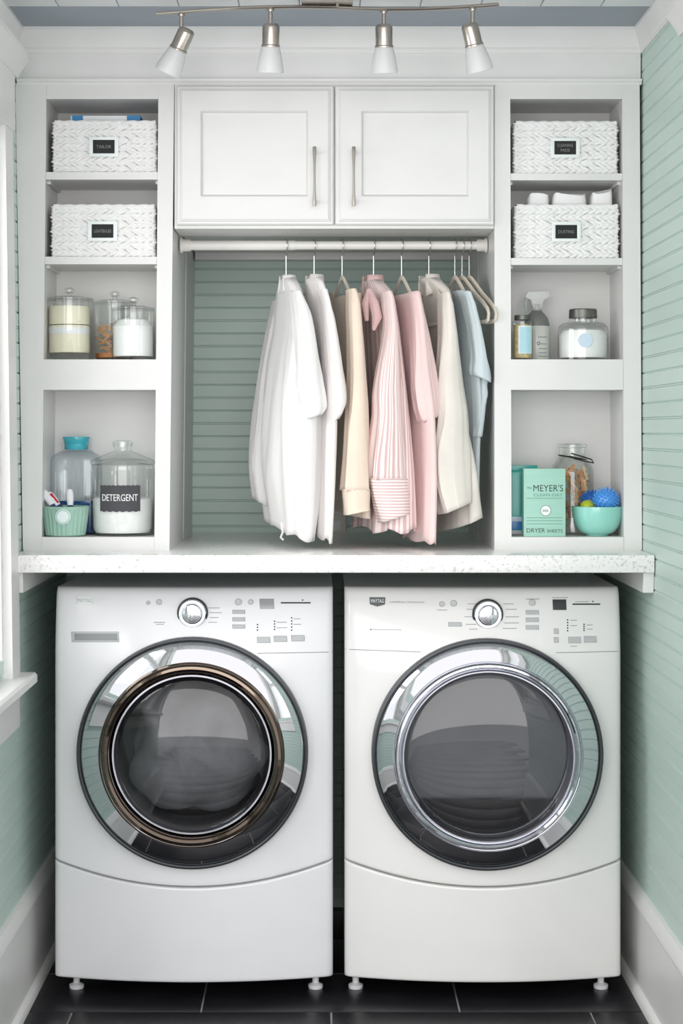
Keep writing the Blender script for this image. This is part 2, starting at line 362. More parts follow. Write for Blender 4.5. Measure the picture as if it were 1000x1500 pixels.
# ------------------------------------------------------------------ cabinetry
def PB(b, x0, x1, y0, y1, Ya, Yb, bev=.0012):      # box given by pixel corners on its front plane
    return b.box(PX(x0, Ya), PX(x1, Ya), Ya, Yb, PZ(y1, Ya), PZ(y0, Ya), bev)
ZCT = EYE - 183 / 625.0      # worktop top
YCF = -.173                  # worktop front edge
ct = MB().box(XL(1.06) + .004, XR - .002, YCF, YB - .002, ZCT - .042, ZCT, .004).build('countertop', 'stone')
tag(ct, 'speckled white stone countertop across both machines', 'countertop')
def cleat(side, label):
    zt = ZCT - .0425
    x = (XL(1.0) + .001, XL(1.0) + .027) if side < 0 else (XR - .026, XR - .001)
    b = MB(); z0 = zt - .048
    pr = [(-.150, z0), (-.158, zt), (.72, zt), (.72, z0)]
    b.add([(x[0], y, z) for y, z in pr] + [(x[1], y, z) for y, z in pr], [(0, 1, 2, 3), (7, 6, 5, 4)] + [(i, i + 4, (i + 1) % 4 + 4, (i + 1) % 4) for i in range(4)])
    tag(b.build('support_cleat', 'trim'), label, 'support cleat', 'cleats under the countertop')
cleat(-1, 'white wooden cleat under the countertop on the left wall beside the window'); cleat(1, 'white wooden cleat under the countertop on the right wall beside the dryer')

def shelf_unit(side):
    Zt = None
    if side < 0:
        root = thing('shelf_unit', (PX(140, .1), .1, ZCT), 'white built-in shelf unit left of the hanging clothes with detergent jar', 'shelf unit', 'built-in shelf units')
        outer = [(22.5, 122), (33.5, 806), (61, 806), (68, 122)]; inner = [(232, 122), (226, 806), (248, 806), (255, 122)]
        xa = lambda y: 68 - 7 * (y - 145) / 640; xb = lambda y: 232 - 6 * (y - 145) / 640
        shy = ((252, 263), (376, 387))
    else:
        root = thing('shelf_unit', (PX(830, .1), .1, ZCT), 'white built-in shelf unit right of the hanging clothes with turquoise bowl', 'shelf unit', 'built-in shelf units')
        outer = [(936.5, 122), (940, 806), (913.5, 806), (911, 122)]; inner = [(747, 122), (749, 806), (724, 806), (724, 122)]
        xa = lambda y: 747 + 2 * (y - 145) / 640; xb = lambda y: 911 + 2 * (y - 145) / 640
        shy = ((254, 264), (378, 388))
    MB().prism_px(outer, 0, .225).build('stile', 'white', root)
    MB().prism_px(inner, 0, .43).build('stile', 'white', root)
    fb = MB(); fb.prism([((x - VX) / sc(0), EYE - (y - VY) / sc(0)) for x, y in inner], .468, YB - .001)
    fb.build('rear_filler', 'white', root)
    MB().prism([((x - VX) / sc(0) * 1.0 + (.003 if side > 0 else -.003), EYE - (y - VY) / sc(0)) for x, y in inner], .43, .468).build('seam', 'dark', root)
    for (ya, yb) in ((122, 145), (526.5, 571), (786.7, 806)):
        MB().prism_px([(xa(ya) - .0, ya), (xb(ya), ya), (xb(yb), yb), (xa(yb), yb)], 0, .205).build('rail', 'white', root)
    for (ya, yb) in shy:
        sh = MB().prism_px([(xa(ya) + .3, ya), (xb(ya) - .3, ya), (xb(yb) - .3, yb), (xa(yb) + .3, yb)], .002, .203).build('shelf', 'white', root)
        ym = yb
        for xx, d in ((xa(ym), 1), (xb(ym), -1)):
            xw = PX(xx, 0); z = PZ(ym, 0)
            MB().box(min(xw, xw + d * .008), max(xw, xw + d * .008), .03, .2, z - .007, z).build('shelf_cleat', 'white', sh)
    b = MB().box(PX(xa(500) - 6, 0), PX(xb(500) + 6, 0), .205, .215, PZ(806, 0), PZ(122, 0)); b.build('back_panel', 'white', root)
    return root
shelf_unit(-1); shelf_unit(1)

# upper wall cabinet with two doors
ZU = PZ(335, 0)
uc = thing('wall_cabinet', (PX(489, .1), .3, ZU), 'white two-door wall cabinet above the clothes rod', 'cabinet')
b = MB().box(PX(255.5, 0), PX(723.5, 0), .0, .19, ZU, PZ(122, 0), .001).box(PX(255.5, 0), PX(723.5, 0), .19, YB - .03, ZU + .012, PZ(122, 0)); b.build('body', 'white', uc)
MB().box(PX(255.5, 0), PX(723.5, 0), YB - .055, YB - .003, PZ(383, YB), ZU + .02, .001).build('back_cleat', 'white', uc)
def door(x0, x1, px0, px1, hx):
    Yd = -.02
    k = sc(0) / sc(Yd)
    X0, X1, Z0, Z1 = PX(x0, Yd), PX(x1, Yd), PZ(329, Yd), PZ(125, Yd)
    A0, A1, B0, B1 = PX(px0, Yd), PX(px1, Yd), PZ(287.5, Yd), PZ(162.5, Yd)
    prof = [(0, 0), (0, -.012), (.003, -.015), (.0075, -.015), (.009, -.0185), (.012, -.0195), (.0135, -.021)]   # inset, y
    b = MB(); n = len(prof)
    def rect(i, y): return [(X0 + i, y, Z0 + i), (X1 - i, y, Z0 + i), (X1 - i, y, Z1 - i), (X0 + i, y, Z1 - i)]
    def prect(i, y): return [(A0 + i, y, B0 + i), (A1 - i, y, B0 + i), (A1 - i, y, B1 - i), (A0 + i, y, B1 - i)]
    rings = [rect(i, y - .001) for i, y in prof] + [prect(-.0015, -.022), prect(.001, -.0205), prect(.003, -.0165), prect(.0045, -.0135)]
    b.rings(rings, True, True)
    d = b.build('door', 'white', uc, ang=20)
    hb = MB(); zt, zb_ = PZ(215, -.05), PZ(302, -.05); X = PX(hx, -.05); zm = (zt + zb_) / 2; h = (zt - zb_) / 2
    pts = []; rr = []
    for i in range(21):
        t = -1 + i / 10; yy = -.05 - .004 * (1 - t * t)
        pts.append((X, yy, zm + h * t)); rr.append(.0028 + .0028 * abs(t) ** 2 * (1 if abs(t) < .98 else .6))
    hb.tube(pts, rr, 10)
    for t in (-.82, .82): hb.tube([(X, -.022, zm + h * t), (X, -.05, zm + h * t)], .0035, 8)
    hb.build('handle', 'nickel', d)
door(258.5, 488.5, 294, 451, 460.5); door(491, 723.5, 529.5, 686, 518)
# ledge moulding on the cabinet tops
lm = MB(); lp = [(0, 0), (.012, 0), (.014, .004), (.020, .008), (.020, .013), (0, .013)]
z0 = PZ(124, 0)
lm.add([(XL(2.2) + .004, .012 - d, z0 + h) for d, h in lp] + [(XR - .003, .012 - d, z0 + h) for d, h in lp], [(i, i + 1, 6 + i + 1, 6 + i) for i in range(5)] + [(5, 0, 6, 11), tuple(range(6)), tuple(range(6, 12))[::-1]])
struct(lm.build('trim_5', 'trim', ang=20), 'thin white ledge moulding along the cabinet tops', 'moulding')
# wall outlet low on the niche back wall
ou = thing('outlet', P(495, 782, YB), 'beige outlet cover low on the green wall behind the clothes', 'outlet')
b = MB().box(PX(478, YB), PX(507, YB), YB - .007, YB - .001, PZ(783, YB), PZ(733, YB), .002); b.build('cover', 'outlet', ou)
for zz in (745, 770): MB().box(PX(486, YB), PX(499, YB), YB - .009, YB - .006, PZ(zz + 7, YB), PZ(zz - 7, YB), .001).build('socket', 'whiteplastic', ou)

# ------------------------------------------------------------------ washer and dryer
def machine(kind):
    wash = kind == 'washer'
    x0, x1 = ((PX(79.5, -.03), PX(487.5, -.03)) if wash else (PX(504.5, -.03), PX(910, -.03)))
    cx, hw = (x0 + x1) / 2, (x1 - x0) / 2
    ZT, ZB = .9865, .046
    em = 'enamel' if wash else 'enamel_warm'
    root = thing('washing_machine' if wash else 'tumble_dryer', (cx, .3, 0), ('white front-loading washing machine on the left with smoky brown inner door ring' if wash else 'white front-loading tumble dryer on the right with dark gray maker badge'), 'washing machine' if wash else 'dryer', 'laundry machines under the countertop')
    Y0, BU = -.030, .05
    def yf(u, z):
        t = max(0, min(1, (z - .80) / .19)); bul = BU * (1 - u * u) * (1 - .55 * t)
        return Y0 - bul + .030 * t * t
    def edge(d, r): return 0 if d >= r else r - math.sqrt(max(0, r * r - (r - d) ** 2))
    zarc = lambda u: .277 + .055 * u * u
    dcx, dcz = (PX(281, -.1), PZ(1105, -.1)) if wash else (PX(714.5, -.1), PZ(1107, -.1))
    RO = .277
    us = [-1, -.995, -.985, -.97, -.95] + [-.9 + i * .075 for i in range(25)] + [.95, .97, .985, .995, 1]
    us = sorted(set(round(u, 4) for u in us))
    def skin(name, zlo, zhi, topr, botr, hole, m):
        b = MB(); nz = 44; ts = [0, .003, .008, .015, .025] + [.025 + .95 * i / nz for i in range(1, nz)] + [.975, .985, .992, .997, 1]
        nu = len(us); grid = []
        for t in ts:
            for u in us:
                zl, zh = zlo(u), zhi(u); z = zl + (zh - zl) * t
                y = yf(u, z) + edge(hw * (1 - abs(u)), .016) + edge(zh - z, topr) + edge(z - zl, botr)
                grid.append((cx + hw * u, y, z))
        fs = []
        for j in range(len(ts) - 1):
            for i in range(nu - 1):
                a = j * nu + i; q = (a, a + 1, a + nu + 1, a + nu)
                c = sum((Vector(grid[k]) for k in q), Vector()) / 4
                if hole and math.hypot(c.x - dcx, c.z - dcz) < .222: continue
                fs.append(q)
        # returns along the border
        nt_ = len(ts); loop = [i for i in range(nu)] + [j * nu + nu - 1 for j in range(1, nt_)] + [(nt_ - 1) * nu + i for i in range(nu - 2, -1, -1)] + [j * nu for j in range(nt_ - 2, 0, -1)]
        k = len(grid); grid += [(grid[i][0], .04, grid[i][2]) for i in loop]; L = len(loop)
        fs += [(loop[i], loop[(i + 1) % L], k + (i + 1) % L, k + i) for i in range(L)]
        b.add(grid, fs); return b.build(name, m, root, ang=50)
    skin('front_panel', lambda u: zarc(u), lambda u: ZT, .022, .004, True, em)
    skin('lower_panel', lambda u: ZB, lambda u: zarc(u) - .0045, .004, .006, False, em)
    b = MB()
    X0, X1, yb, ya = x0 + .0012, x1 - .0012, .70, .035
    vs = [(X0, ya, .06), (X1, ya, .06), (X1, ya, ZT - .001), (X0, ya, ZT - .001), (X0, yb, .06), (X1, yb, .06), (X1, yb, ZT - .001), (X0, yb, ZT - .001)]
    b.add(vs, [(0, 4, 5, 1), (1, 5, 6, 2), (2, 6, 7, 3), (3, 7, 4, 0), (4, 7, 6, 5)]); b.build('cabinet', em, root, smooth=False)
    # feet
    for fx in ((111, 462) if wash else (521, 881)):
        for fy in (.035, .6):
            X = PX(fx, .02)
            MB().lathe([(.010, 0), (.017, 0), (.018, .003), (.018, .009), (.010, .013), (.008, .014), (.008, .06), (.0, .06)], (X, fy, 0), n=16).build('foot', 'whiteplastic', root)
    # door
    yd = yf((dcx - cx) / hw, dcz)
    dr = MB().lathe([(RO, .055), (RO, -.010), (RO - .0015, -.0135), (RO - .005, -.0145), (RO - .0085, -.0125), (RO - .009, .0)], (dcx, yd, dcz), 'y', 96).build('door', 'rim', root)
    dr['label'] = 'round porthole door'
    if wash:
        MB().lathe([(RO - .0085, -.008), (RO - .012, -.0135), (.250, -.0215), (.235, -.0285), (.2215, -.0335), (.216, -.030)], (dcx, yd, dcz), 'y', 128).build('chrome_ring', 'chrome', dr)
        MB().lathe([(.217, -.030), (.216, -.040), (.212, -.0455), (.206, -.047), (.200, -.044), (.196, -.034), (.194, -.020), (.194, .0)], (dcx, yd, dcz), 'y', 128).build('inner_ring', 'bronze', dr)
        MB().lathe([(.194, -.018), (.190, -.026), (.186, -.026), (.184, -.014)], (dcx, yd, dcz), 'y', 96).build('bezel', 'polished', dr)
        gl = [(.185 * math.sin(a), -.014 - .030 * (math.cos(a) - 0)) for a in [PI / 2 * (1 - i / 12) for i in range(13)]]
        MB().lathe(gl, (dcx, yd, dcz), 'y', 96).build('door_glass', 'doorglass', dr)
    else:
        MB().lathe([(RO - .0085, -.008), (RO - .012, -.0135), (.252, -.0205), (.238, -.0265), (.2265, -.0315), (.222, -.029)], (dcx, yd, dcz), 'y', 128).build('chrome_ring', 'chrome', dr)
        MB().lathe([(.223, -.029), (.222, -.037), (.218, -.0425), (.214, -.043), (.209, -.039), (.207, -.036), (.204, -.041), (.201, -.041), (.198, -.030), (.197, .0)], (dcx, yd, dcz), 'y', 128).build('inner_ring', 'polished', dr)
        gl = [(.198 * math.sin(a), -.018 - .018 * math.cos(a)) for a in [PI / 2 * (1 - i / 12) for i in range(13)]]
        MB().lathe(gl, (dcx, yd, dcz), 'y', 96).build('door_glass', 'doorglass', dr)
    # drum interior
    MB().lathe([(.222, .045), (.215, .05), (.205, .01), (.198, .02), (.198, .30), (.17, .315), (.0, .32)], (dcx, yd, dcz), 'y', 64).build('drum', 'drum', root)
    if wash:
        # tumbling wet laundry seen through the glass: a lumpy ring of cloth
        b = MB(); rings = []
        for i in range(15):
            t = i / 14; r = .160 * math.sin(PI * (.03 + .9 * t)) ** .5
            rings.append([(dcx + (r * (1 + .10 * math.sin(3 * a + 5 * t) + .06 * math.sin(7 * a - 9 * t))) * math.cos(a), yd + .005 + .22 * t + .012 * math.sin(4 * a + 6 * t), dcz - .006 + (r * (1 + .1 * math.cos(4 * a + 7 * t))) * math.sin(a)) for a in [2 * PI * k / 48 for k in range(48)]])
        b.rings(rings, True, True); b.build('drum_load', 'laundry', root, ang=60)
    else:
        zs = PZ(1173, -.09); h = zs - dcz; rr = .196
        a0 = math.asin(h / rr); pts = [(dcx + rr * math.cos(a), dcz + rr * math.sin(a)) for a in [a0 - (PI + 2 * a0) * i / 24 for i in range(25)]]
        b = MB().prism(pts, yd + .004, yd + .02); b.build('lint_filter_panel', 'drum_d', root)
        MB().lathe([(.196, .04), (.196, .045), (.0, .05)], (dcx, yd, dcz), 'y', 64).build('drum_back', 'drum', root)
    # ---- controls
    def surf(x, y):
        Y = -.05
        for _ in range(4):
            X, Z = PX(x, Y), PZ(y, Y); Y = yf((X - cx) / hw, Z) + edge(ZT - Z, .022)
        return X, Y, Z
    def bar(name, xa, xb, ya, yb, m, h=.0025, par=root):
        nx = 8; b = MB(); vs = []; e = min(.8, (yb - ya) * .2)
        rows = [(ya, 0, -.002), (ya, 0, h * .6), (ya + e, e, h), (yb - e, e, h), (yb, 0, h * .6), (yb, 0, -.002)]
        for yy, ins, hh in rows:
            for i in range(nx + 1):
                X, Y, Z = surf(xa + ins + (xb - xa - 2 * ins) * i / nx, yy); vs.append((X, Y - hh, Z))
        n = nx + 1; fs = [(j * n + i, j * n + i + 1, (j + 1) * n + i + 1, (j + 1) * n + i) for j in range(5) for i in range(nx)]
        fs += [tuple(j * n for j in range(6)), tuple(j * n + nx for j in range(6))[::-1]]
        return b.add(vs, fs).build(name, m, par)
    def wrap(o):                                    # bend flat print onto the curved front
        off = WLOC[o.name]
        for v in o.data.vertices:
            w_ = v.co + off; v.co.y += yf((w_.x - cx) / hw, w_.z) + edge(ZT - w_.z, .022)
        return o
    def rnd(name, x, y, r, m, prof=None):
        X, Y, Z = surf(x, y); R = r / sc(Y)
        prof = prof or [(R, .003), (R, -.002), (R * .8, -.004), (0, -.0045)]
        return MB().lathe(prof, (X, Y, Z), 'y', 24).build(name, m, root)
    kx, ky = (282, 898) if wash else (714, 900)
    X, Y, Z = surf(kx, ky)
    kn = MB().lathe([(.0375, .006), (.0375, -.003), (.036, -.005), (.034, -.004)], (X, Y, Z), 'y', 48).build('control_knob', 'rim', root)
    MB().lathe([(.0345, -.002), (.034, -.010), (.031, -.013), (.026, -.013), (.0245, -.010), (.0235, -.019), (.021, -.024), (.012, -.026), (0, -.0265)], (X, Y, Z), 'y', 48).build('dial', 'chrome', kn)
    MB().box(X - .004, X + .004, Y - .031, Y - .024, Z - .018, Z + .018, .0015).build('grip', 'polished', kn)
    if wash:
        for x, y, r in ((217, 883, 3), (233, 882, 4.2), (349, 882, 5), (367, 882, 4)): rnd('push_button', x, y, r, 'gray')
        for y in (893, 904, 914.5): bar('mode_button', 340, 359, y, y + 6, 'gray')
        bar('display', 380, 401.5, 877, 892, 'display', .0012)
        bar('slider_slot', 411, 455, 882, 884, 'black', .0008)
        for xa, ya in ((376, 932.5), (400.5, 931), (426, 930)): bar('option_button', xa, xa + 20, ya, ya + 9, 'gray')
        dots = [(377, y) for y in (915, 919, 923)] + [(402, y) for y in (910, 914, 918, 922)] + [(427, y) for y in (905, 909.5, 914, 918.5, 923)] + [(443, 879)]
        dh = bar('drawer_pull', 104.5, 174.5, 925, 940.5, 'gray', .0015); bar('drawer_slot', 109, 172, 928, 937.5, 'midgray', .0022, dh)
        marks = [(225, 242, 911, 912.2), (305, 322, 890, 891), (307, 325, 897, 898), (307, 320, 904, 905), (305, 318, 911, 912), (405, 420, 911, 912), (405, 421, 919, 920), (430, 440, 906, 907), (430, 441, 914, 915), (228, 240, 914, 915)]
        badge = bar('maker_badge', 112, 136, 873.5, 885.5, 'plate', .001); X, Y, Z = surf(124, 879.5); wrap(text('MAYTAG', X, Z, -.0012, .034, .009, badge, 'gray'))
    else:
        for x, y, r in ((647, 885, 4.2), (664, 884, 5), (779, 883, 5)): rnd('push_button', x, y, r, 'gray')
        bar('start_button', 656, 676, 911, 917.5, 'gray')
        for y in (893.5, 904.5, 915.5): bar('mode_button', 769.5, 789, y, y + 6.5, 'gray')
        bar('display', 809, 829.5, 878, 893.5, 'display_d', .0012)
        bar('slider_slot', 838, 879, 884, 886, 'black', .0008)
        for xa, ya in ((831.5, 932.5), (854.5, 931.5)): bar('option_button', xa, xa + 19, ya, ya + 9.5, 'gray')
        for ya in (920.5, 933): bar('icon_button', 810.5, 818, ya, ya + 8, 'gray')
        dots = [(831, y) for y in (908, 912, 916, 920, 924)] + [(855, y) for y in (914.5, 917.5, 920.5, 923.5)] + [(868, 881), (543, 922)]
        marks = [(685, 698, 884, 885), (683, 698, 892, 893), (680, 697, 903, 904), (682, 698, 914, 915), (687, 699, 921, 922), (737, 752, 884, 885), (740, 757, 892, 893), (740, 760, 903, 904), (738, 760, 912, 913), (736, 757, 920, 921),
                 (770, 790, 877, 878), (808, 832, 875, 876), (842, 862, 881, 882), (545, 588, 922, 922.8), (640, 655, 893, 894), (835, 845, 908, 909), (835, 845, 916, 917), (859, 868, 915, 916), (859, 868, 921, 922), (835, 845, 946, 947)]
        X, Y, Z = surf(552.5, 881); k = 1 / sc(Y)
        pts = [(X - 11.5 * k, Z + 6 * k), (X + 11.5 * k, Z + 6 * k), (X + 11 * k, Z - 4 * k), (X, Z - 7 * k), (X - 11 * k, Z - 4 * k)]
        badge = wrap(MB().prism(pts, -.002, .004).build('maker_badge', 'badge', root)); wrap(text('MAYTAG', X, Z + .0015, -.0022, .031, .0085, badge, 'plate'))
        X, Y, Z = surf(596, 882); wrap(text('COMMERCIAL TECHNOLOGY', X, Z, -.0004, .085, .0035, root, 'ink'))
    db = MB()
    for x, y in dots:
        X, Y, Z = surf(x, y); db.lathe([(.0019, .002), (.0019, -.0006), (0, -.0008)], (X, Y, Z), 'y', 8)
    tag(db.build('indicator_lights', 'black', root), kind='stuff')
    pb = MB()
    for xa, xb, ya, yb in marks:
        X, Y, Z = surf((xa + xb) / 2, (ya + yb) / 2); w_ = (xb - xa) / 2 / sc(Y); hh = (yb - ya) / 2 / sc(Y)
        for k in range(4): pb.box(X - w_ + w_ * k / 2, X - w_ + w_ * (k + .96) / 2, -.0005, .003, Z - hh, Z + hh)
    tag(wrap(pb.build('panel_print', 'ink', root)), kind='stuff')
    # seam between control panel and front, following the curve
    spans = ((377, 486.5, 957, 955),) if wash else ((506, 616, 951, 955), (814, 909, 956, 954))
    for xa, xb, ya, yb in spans:
        pts = []
        for i in range(17):
            t = i / 16; X, Y, Z = surf(xa + (xb - xa) * t, ya + (yb - ya) * t); u = (X - cx) / hw; pts.append((X, Y + edge(hw * (1 - abs(u)), .016) - .0002, Z))
        MB().tube(pts, .0009, 5).build('panel_seam', 'ink', root)
machine('washer'); machine('dryer')

# ------------------------------------------------------------------ clothes rod, hangers
YR = .18; SR = sc(YR); ZR = PZ(359.5, YR)
rod = thing('closet_rod', ((PX(255, 0) + PX(724, 0)) / 2, YR, ZR), 'white extendable clothes rod across the niche', 'clothes rod')
xa, xb = PX(255, 0) + .002, PX(724, 0) - .002
def rtube(x0, x1, r): return MB().add([], []).tube([(x0, YR, ZR), (x1, YR, ZR)], r, 24)
rtube(xa, PX(432, YR), .0125).build('outer_tube', 'rodwhite', rod); rtube(PX(430, YR), xb, .0112).build('inner_tube', 'rodwhite', rod)
for x, d in ((xa, 1), (xb, -1)):
    b = MB(); n = 24
    for x0, x1, r in ((x, x + d * .006, .019), (x + d * .006, x + d * .026, .0155)): b.tube([(x0, YR, ZR), (x1, YR, ZR)], r, n)
    b.build('end_cap', 'rodcap', rod)
HG = 'velvet hangers on the clothes rod'
def frame(hx, th):
    th = math.radians(th); return Vector((PX(hx, YR), YR, 0)), Vector((math.sin(th), -math.cos(th), 0)), Vector((-math.cos(th), -math.sin(th), 0))
def hanger(hx, nx, th, label, L=.195, drop=.085):
    C, eu, ev = frame(hx, th); zn = PZ(406, YR)
    root = thing('clothes_hanger', (C.x, C.y, zn), label, 'hanger', HG)
    W_ = lambda u, z: C + eu * u + Vector((0, 0, zn + z))
    b = MB(); zc = ZR - zn; r = .0125 + .0035
    pts = [W_(0, -.004), W_(0, .03), W_(0, zc - .026), W_(r * .55, zc - .017)] + [W_(r * math.cos(a), zc + r * math.sin(a)) for a in [-.5 + (PI + .5) * i / 12 for i in range(13)]]
    b.tube(pts, .0016, 8); b.build('hook', 'hookmetal', root)
    b = MB()
    prof = [(0, .0), (.02, -.006), (.05, -.022), (.10, -.050), (.15, -.072), (L - .008, -.092), (L, -.104), (L - .004, -.118), (L - .014, -.122)]
    half = [W_(u, z * drop / .085) for u, z in prof]; other = [W_(-u, z * drop / .085) for u, z in prof]
    path = other[::-1] + half[1:]
    def flat(path, hwid, hthk):                # flat strip cross-section
        rings = []
        for i, p in enumerate(path):
            t = (path[min(i + 1, len(path) - 1)] - path[max(i - 1, 0)]).normalized(); nn = t.cross(ev).normalized()
            rings.append([p + nn * (hwid * math.cos(a)) + ev * (hthk * math.sin(a)) for a in [2 * PI * k / 8 for k in range(8)]])
        b.rings(rings, True, True)
    flat(path, .0062, .0035); flat([half[-1], other[-1]], .005, .003)
    b.build('hanger_frame', 'beige_plastic', root)
    return root

def interp(rows, n, yend=None):
    ys = [r[0] for r in rows]; out = []
    for i in range(n):
        y = ys[0] + (ys[-1] - ys[0]) * i / (n - 1)
        j = max(0, min(len(rows) - 2, next((k for k in range(len(rows) - 1) if ys[k + 1] >= y), len(rows) - 2)))
        t = (y - ys[j]) / (ys[j + 1] - ys[j]); vals = []
        for c in (1, 2):
            p0 = rows[max(0, j - 1)][c]; p1 = rows[j][c]; p2 = rows[j + 1][c]; p3 = rows[min(len(rows) - 1, j + 2)][c]
            d1 = (p2 - p0) / 2 if j > 0 else p2 - p1; d2 = (p3 - p1) / 2 if j + 2 < len(rows) else p2 - p1
            h = t; vals.append((2 * h**3 - 3 * h**2 + 1) * p1 + (h**3 - 2 * h**2 + h) * d1 + (-2 * h**3 + 3 * h**2) * p2 + (h**3 - h**2) * d2)
        out.append((y, *vals))
    return out
def cloth(name, parent, m, rows, Y, th, A, hem=(0, 0), fold=.12, nf=7, seed=0, nr=40, n=80, topcap=False, square=.75, hembump=0):
    thr = math.radians(th); eu = Vector((math.sin(thr), -math.cos(thr), 0)); ev = Vector((-math.cos(thr), -math.sin(thr), 0))
    rnd = random.Random(seed); ph = [rnd.uniform(0, 6.28) for _ in range(6)]; s = sc(Y); R = interp(rows, nr); rings = []
    ybot = R[-1][0]; uvs = []
    for i, (y, xl, xr) in enumerate(R):
        t = i / (nr - 1); hx = max((xr - xl) / 2 / s, .004); c = Vector((((xl + xr) / 2 - VX) / s, Y, 0))
        a = A(t) if callable(A) else A
        a = min(a, .9 * hx / math.sin(thr)); bb = math.sqrt(max(hx * hx - (a * math.sin(thr)) ** 2, .008 ** 2)) / math.cos(thr)
        fo = fold * min(1, .25 + t * 1.3); ring = []
        for k in range(n):
            p = 2 * PI * k / n; cu = math.copysign(abs(math.cos(p)) ** square, math.cos(p)); su = math.copysign(abs(math.sin(p)) ** square, math.sin(p))
            f = 1 + fo * (math.sin(nf * p + ph[0] + 1.3 * t) * .6 + math.sin((nf + 4) * p + ph[1] - 1.1 * t) * .4) + fo * 1.1 * noise.noise(Vector((2.6 * math.cos(p), 2.6 * math.sin(p), 1.6 * t + seed * 3.7))) + fo * .7 * noise.noise(Vector((6 * math.cos(p), 6 * math.sin(p), 2.5 * t + seed * 1.3)))
            q = c + eu * (a * cu * (1 + .04 * math.sin(5 * t + ph[2]))) + ev * (bb * su * f)
            tt = max(-1, min(1, (q.x - c.x) / hx)); w_ = max(0, (t - .55) / .45) ** 2
            yy = y + w_ * ((hem[0] * (1 - tt) + hem[1] * (1 + tt)) / 2 + hembump * math.sin(6 * p + ph[3]))
            ring.append((q.x, q.y, EYE - (yy - VY) / s))
        rings.append(ring)
    b = MB(); b.rings(rings, topcap, False); o = b.build(name, m, parent, ang=70)
    uvl = o.data.uv_layers.new(name='UVMap')
    for poly in o.data.polygons:
        ks = [o.data.loops[li].vertex_index % n for li in poly.loop_indices]
        wrap = max(ks) - min(ks) > n / 2
        for li in poly.loop_indices:
            vi = o.data.loops[li].vertex_index; kk = vi % n
            if wrap and kk == 0: kk = n
            uvl.data[li].uv = (kk / n, (vi // n) / nr)
    sm = o.modifiers.new('thickness', 'SOLIDIFY'); sm.thickness = .0018; sm.offset = -1
    return o
def collar(parent, m, x, y0, y1, th, A, B, Y=YR, gap=.55, flare=1.15):
    thr = math.radians(th); eu = Vector((math.sin(thr), -math.cos(thr), 0)); ev = Vector((-math.cos(thr), -math.sin(thr), 0)); s = sc(Y)
    c = Vector(((x - VX) / s, Y, 0)); b = MB(); n = 28; vs = []
    for j in range(5):
        t = j / 4; y = y1 + (y0 - y1) * t; k = flare + (1 - flare) * t
        for i in range(n + 1):
            p = PI / 2 + gap + (2 * PI - 2 * gap) * i / n
            q = c + eu * (A * k * math.cos(p)) + ev * (B * k * math.sin(p)); tip = max(0, abs(i / n - .5) * 2 - .6) * 14 * (1 - t)
            vs.append((q.x, q.y, EYE - (y + tip - VY) / s))
    fs = [(j * (n + 1) + i, j * (n + 1) + i + 1, (j + 1) * (n + 1) + i + 1, (j + 1) * (n + 1) + i) for j in range(4) for i in range(n)]
    b.add(vs, fs); o = b.build('collar', m, parent); sm = o.modifiers.new('thickness', 'SOLIDIFY'); sm.thickness = .003; sm.offset = 0
    return o
GG = 'clothes on hangers in the niche'
def A_body(t): return .055 + .13 * min(1, t / .12)
YS = .02
def garment(kind, hx, label, cat): return thing(kind, (PX(hx, YR), YR, PZ(790, YR)), label, cat, GG)
TH = 14
hang = [(419, 'velvet hanger carrying the leftmost white shirt'), (460, 'velvet hanger carrying the second white shirt from the left'), (501, 'velvet hanger showing above the peach cardigan'),
        (547, 'velvet hanger carrying the pink striped blouse'), (588, 'velvet hanger showing above the dusty pink top'), (628, 'velvet hanger carrying the ecru linen shirt'),
        (666, 'velvet hanger carrying the pale blue tee')]
for hx, lab in hang: hanger(hx, hx, 11, lab)
hanger(676.5, 676, 15, 'empty beige velvet hanger next to the pale blue tee'); hanger(687, 687, 15, 'rightmost empty beige velvet hanger by the shelf unit')
# 1 white shirt
g = garment('shirt', 419, 'long white linen shirt hanging leftmost on the rod', 'shirt')
cloth('body', g, 'sh_white', [(409, 409, 432), (425, 405, 440), (450, 400, 447), (500, 395, 455), (560, 392, 463), (620, 388, 462), (700, 384, 460), (775, 390, 456)], YR, TH, A_body, (-6, 12), .34, 7, 1, hembump=3)
cloth('sleeve', g, 'sh_white', [(428, 423, 440), (460, 428, 454), (500, 430, 462), (560, 432, 470), (598, 440, 474), (612, 446, 468)], YS, TH, .05, (4, -4), .24, 6, 2, topcap=True)
cloth('sleeve', g, 'sh_white', [(440, 398, 412), (480, 390, 412), (540, 380, 406), (600, 372, 402), (680, 365, 396), (730, 370, 392)], .33, TH, .05, (0, 10), .24, 6, 3, topcap=True)
collar(g, 'sh_white', 421, 404, 424, TH, .032, .019)
b = MB(); b.tube([P(412, 765, .1), P(414, 780, .1), P(411, 787, .1), P(415, 791, .1)], .003, 6); b.build('hem_tie', 'sh_white', g)
# 2 white shirt
g = garment('shirt', 460, 'soft white linen shirt second from the left with tall collar', 'shirt')
cloth('body', g, 'sh_white2', [(408, 449, 470), (425, 447, 476), (460, 449, 484), (520, 454, 490), (600, 455, 492), (700, 454, 489), (784, 452, 485)], .10, TH, A_body, (-4, 7), .3, 7, 4, hembump=3)
cloth('sleeve', g, 'sh_white2', [(425, 464, 478), (470, 470, 490), (540, 476, 500), (590, 480, 506), (612, 480, 500), (622, 484, 494)], YS, TH, .05, (3, -8), .24, 6, 5, topcap=True)
collar(g, 'sh_white2', 460, 403, 428, TH, .034, .022, gap=.75)
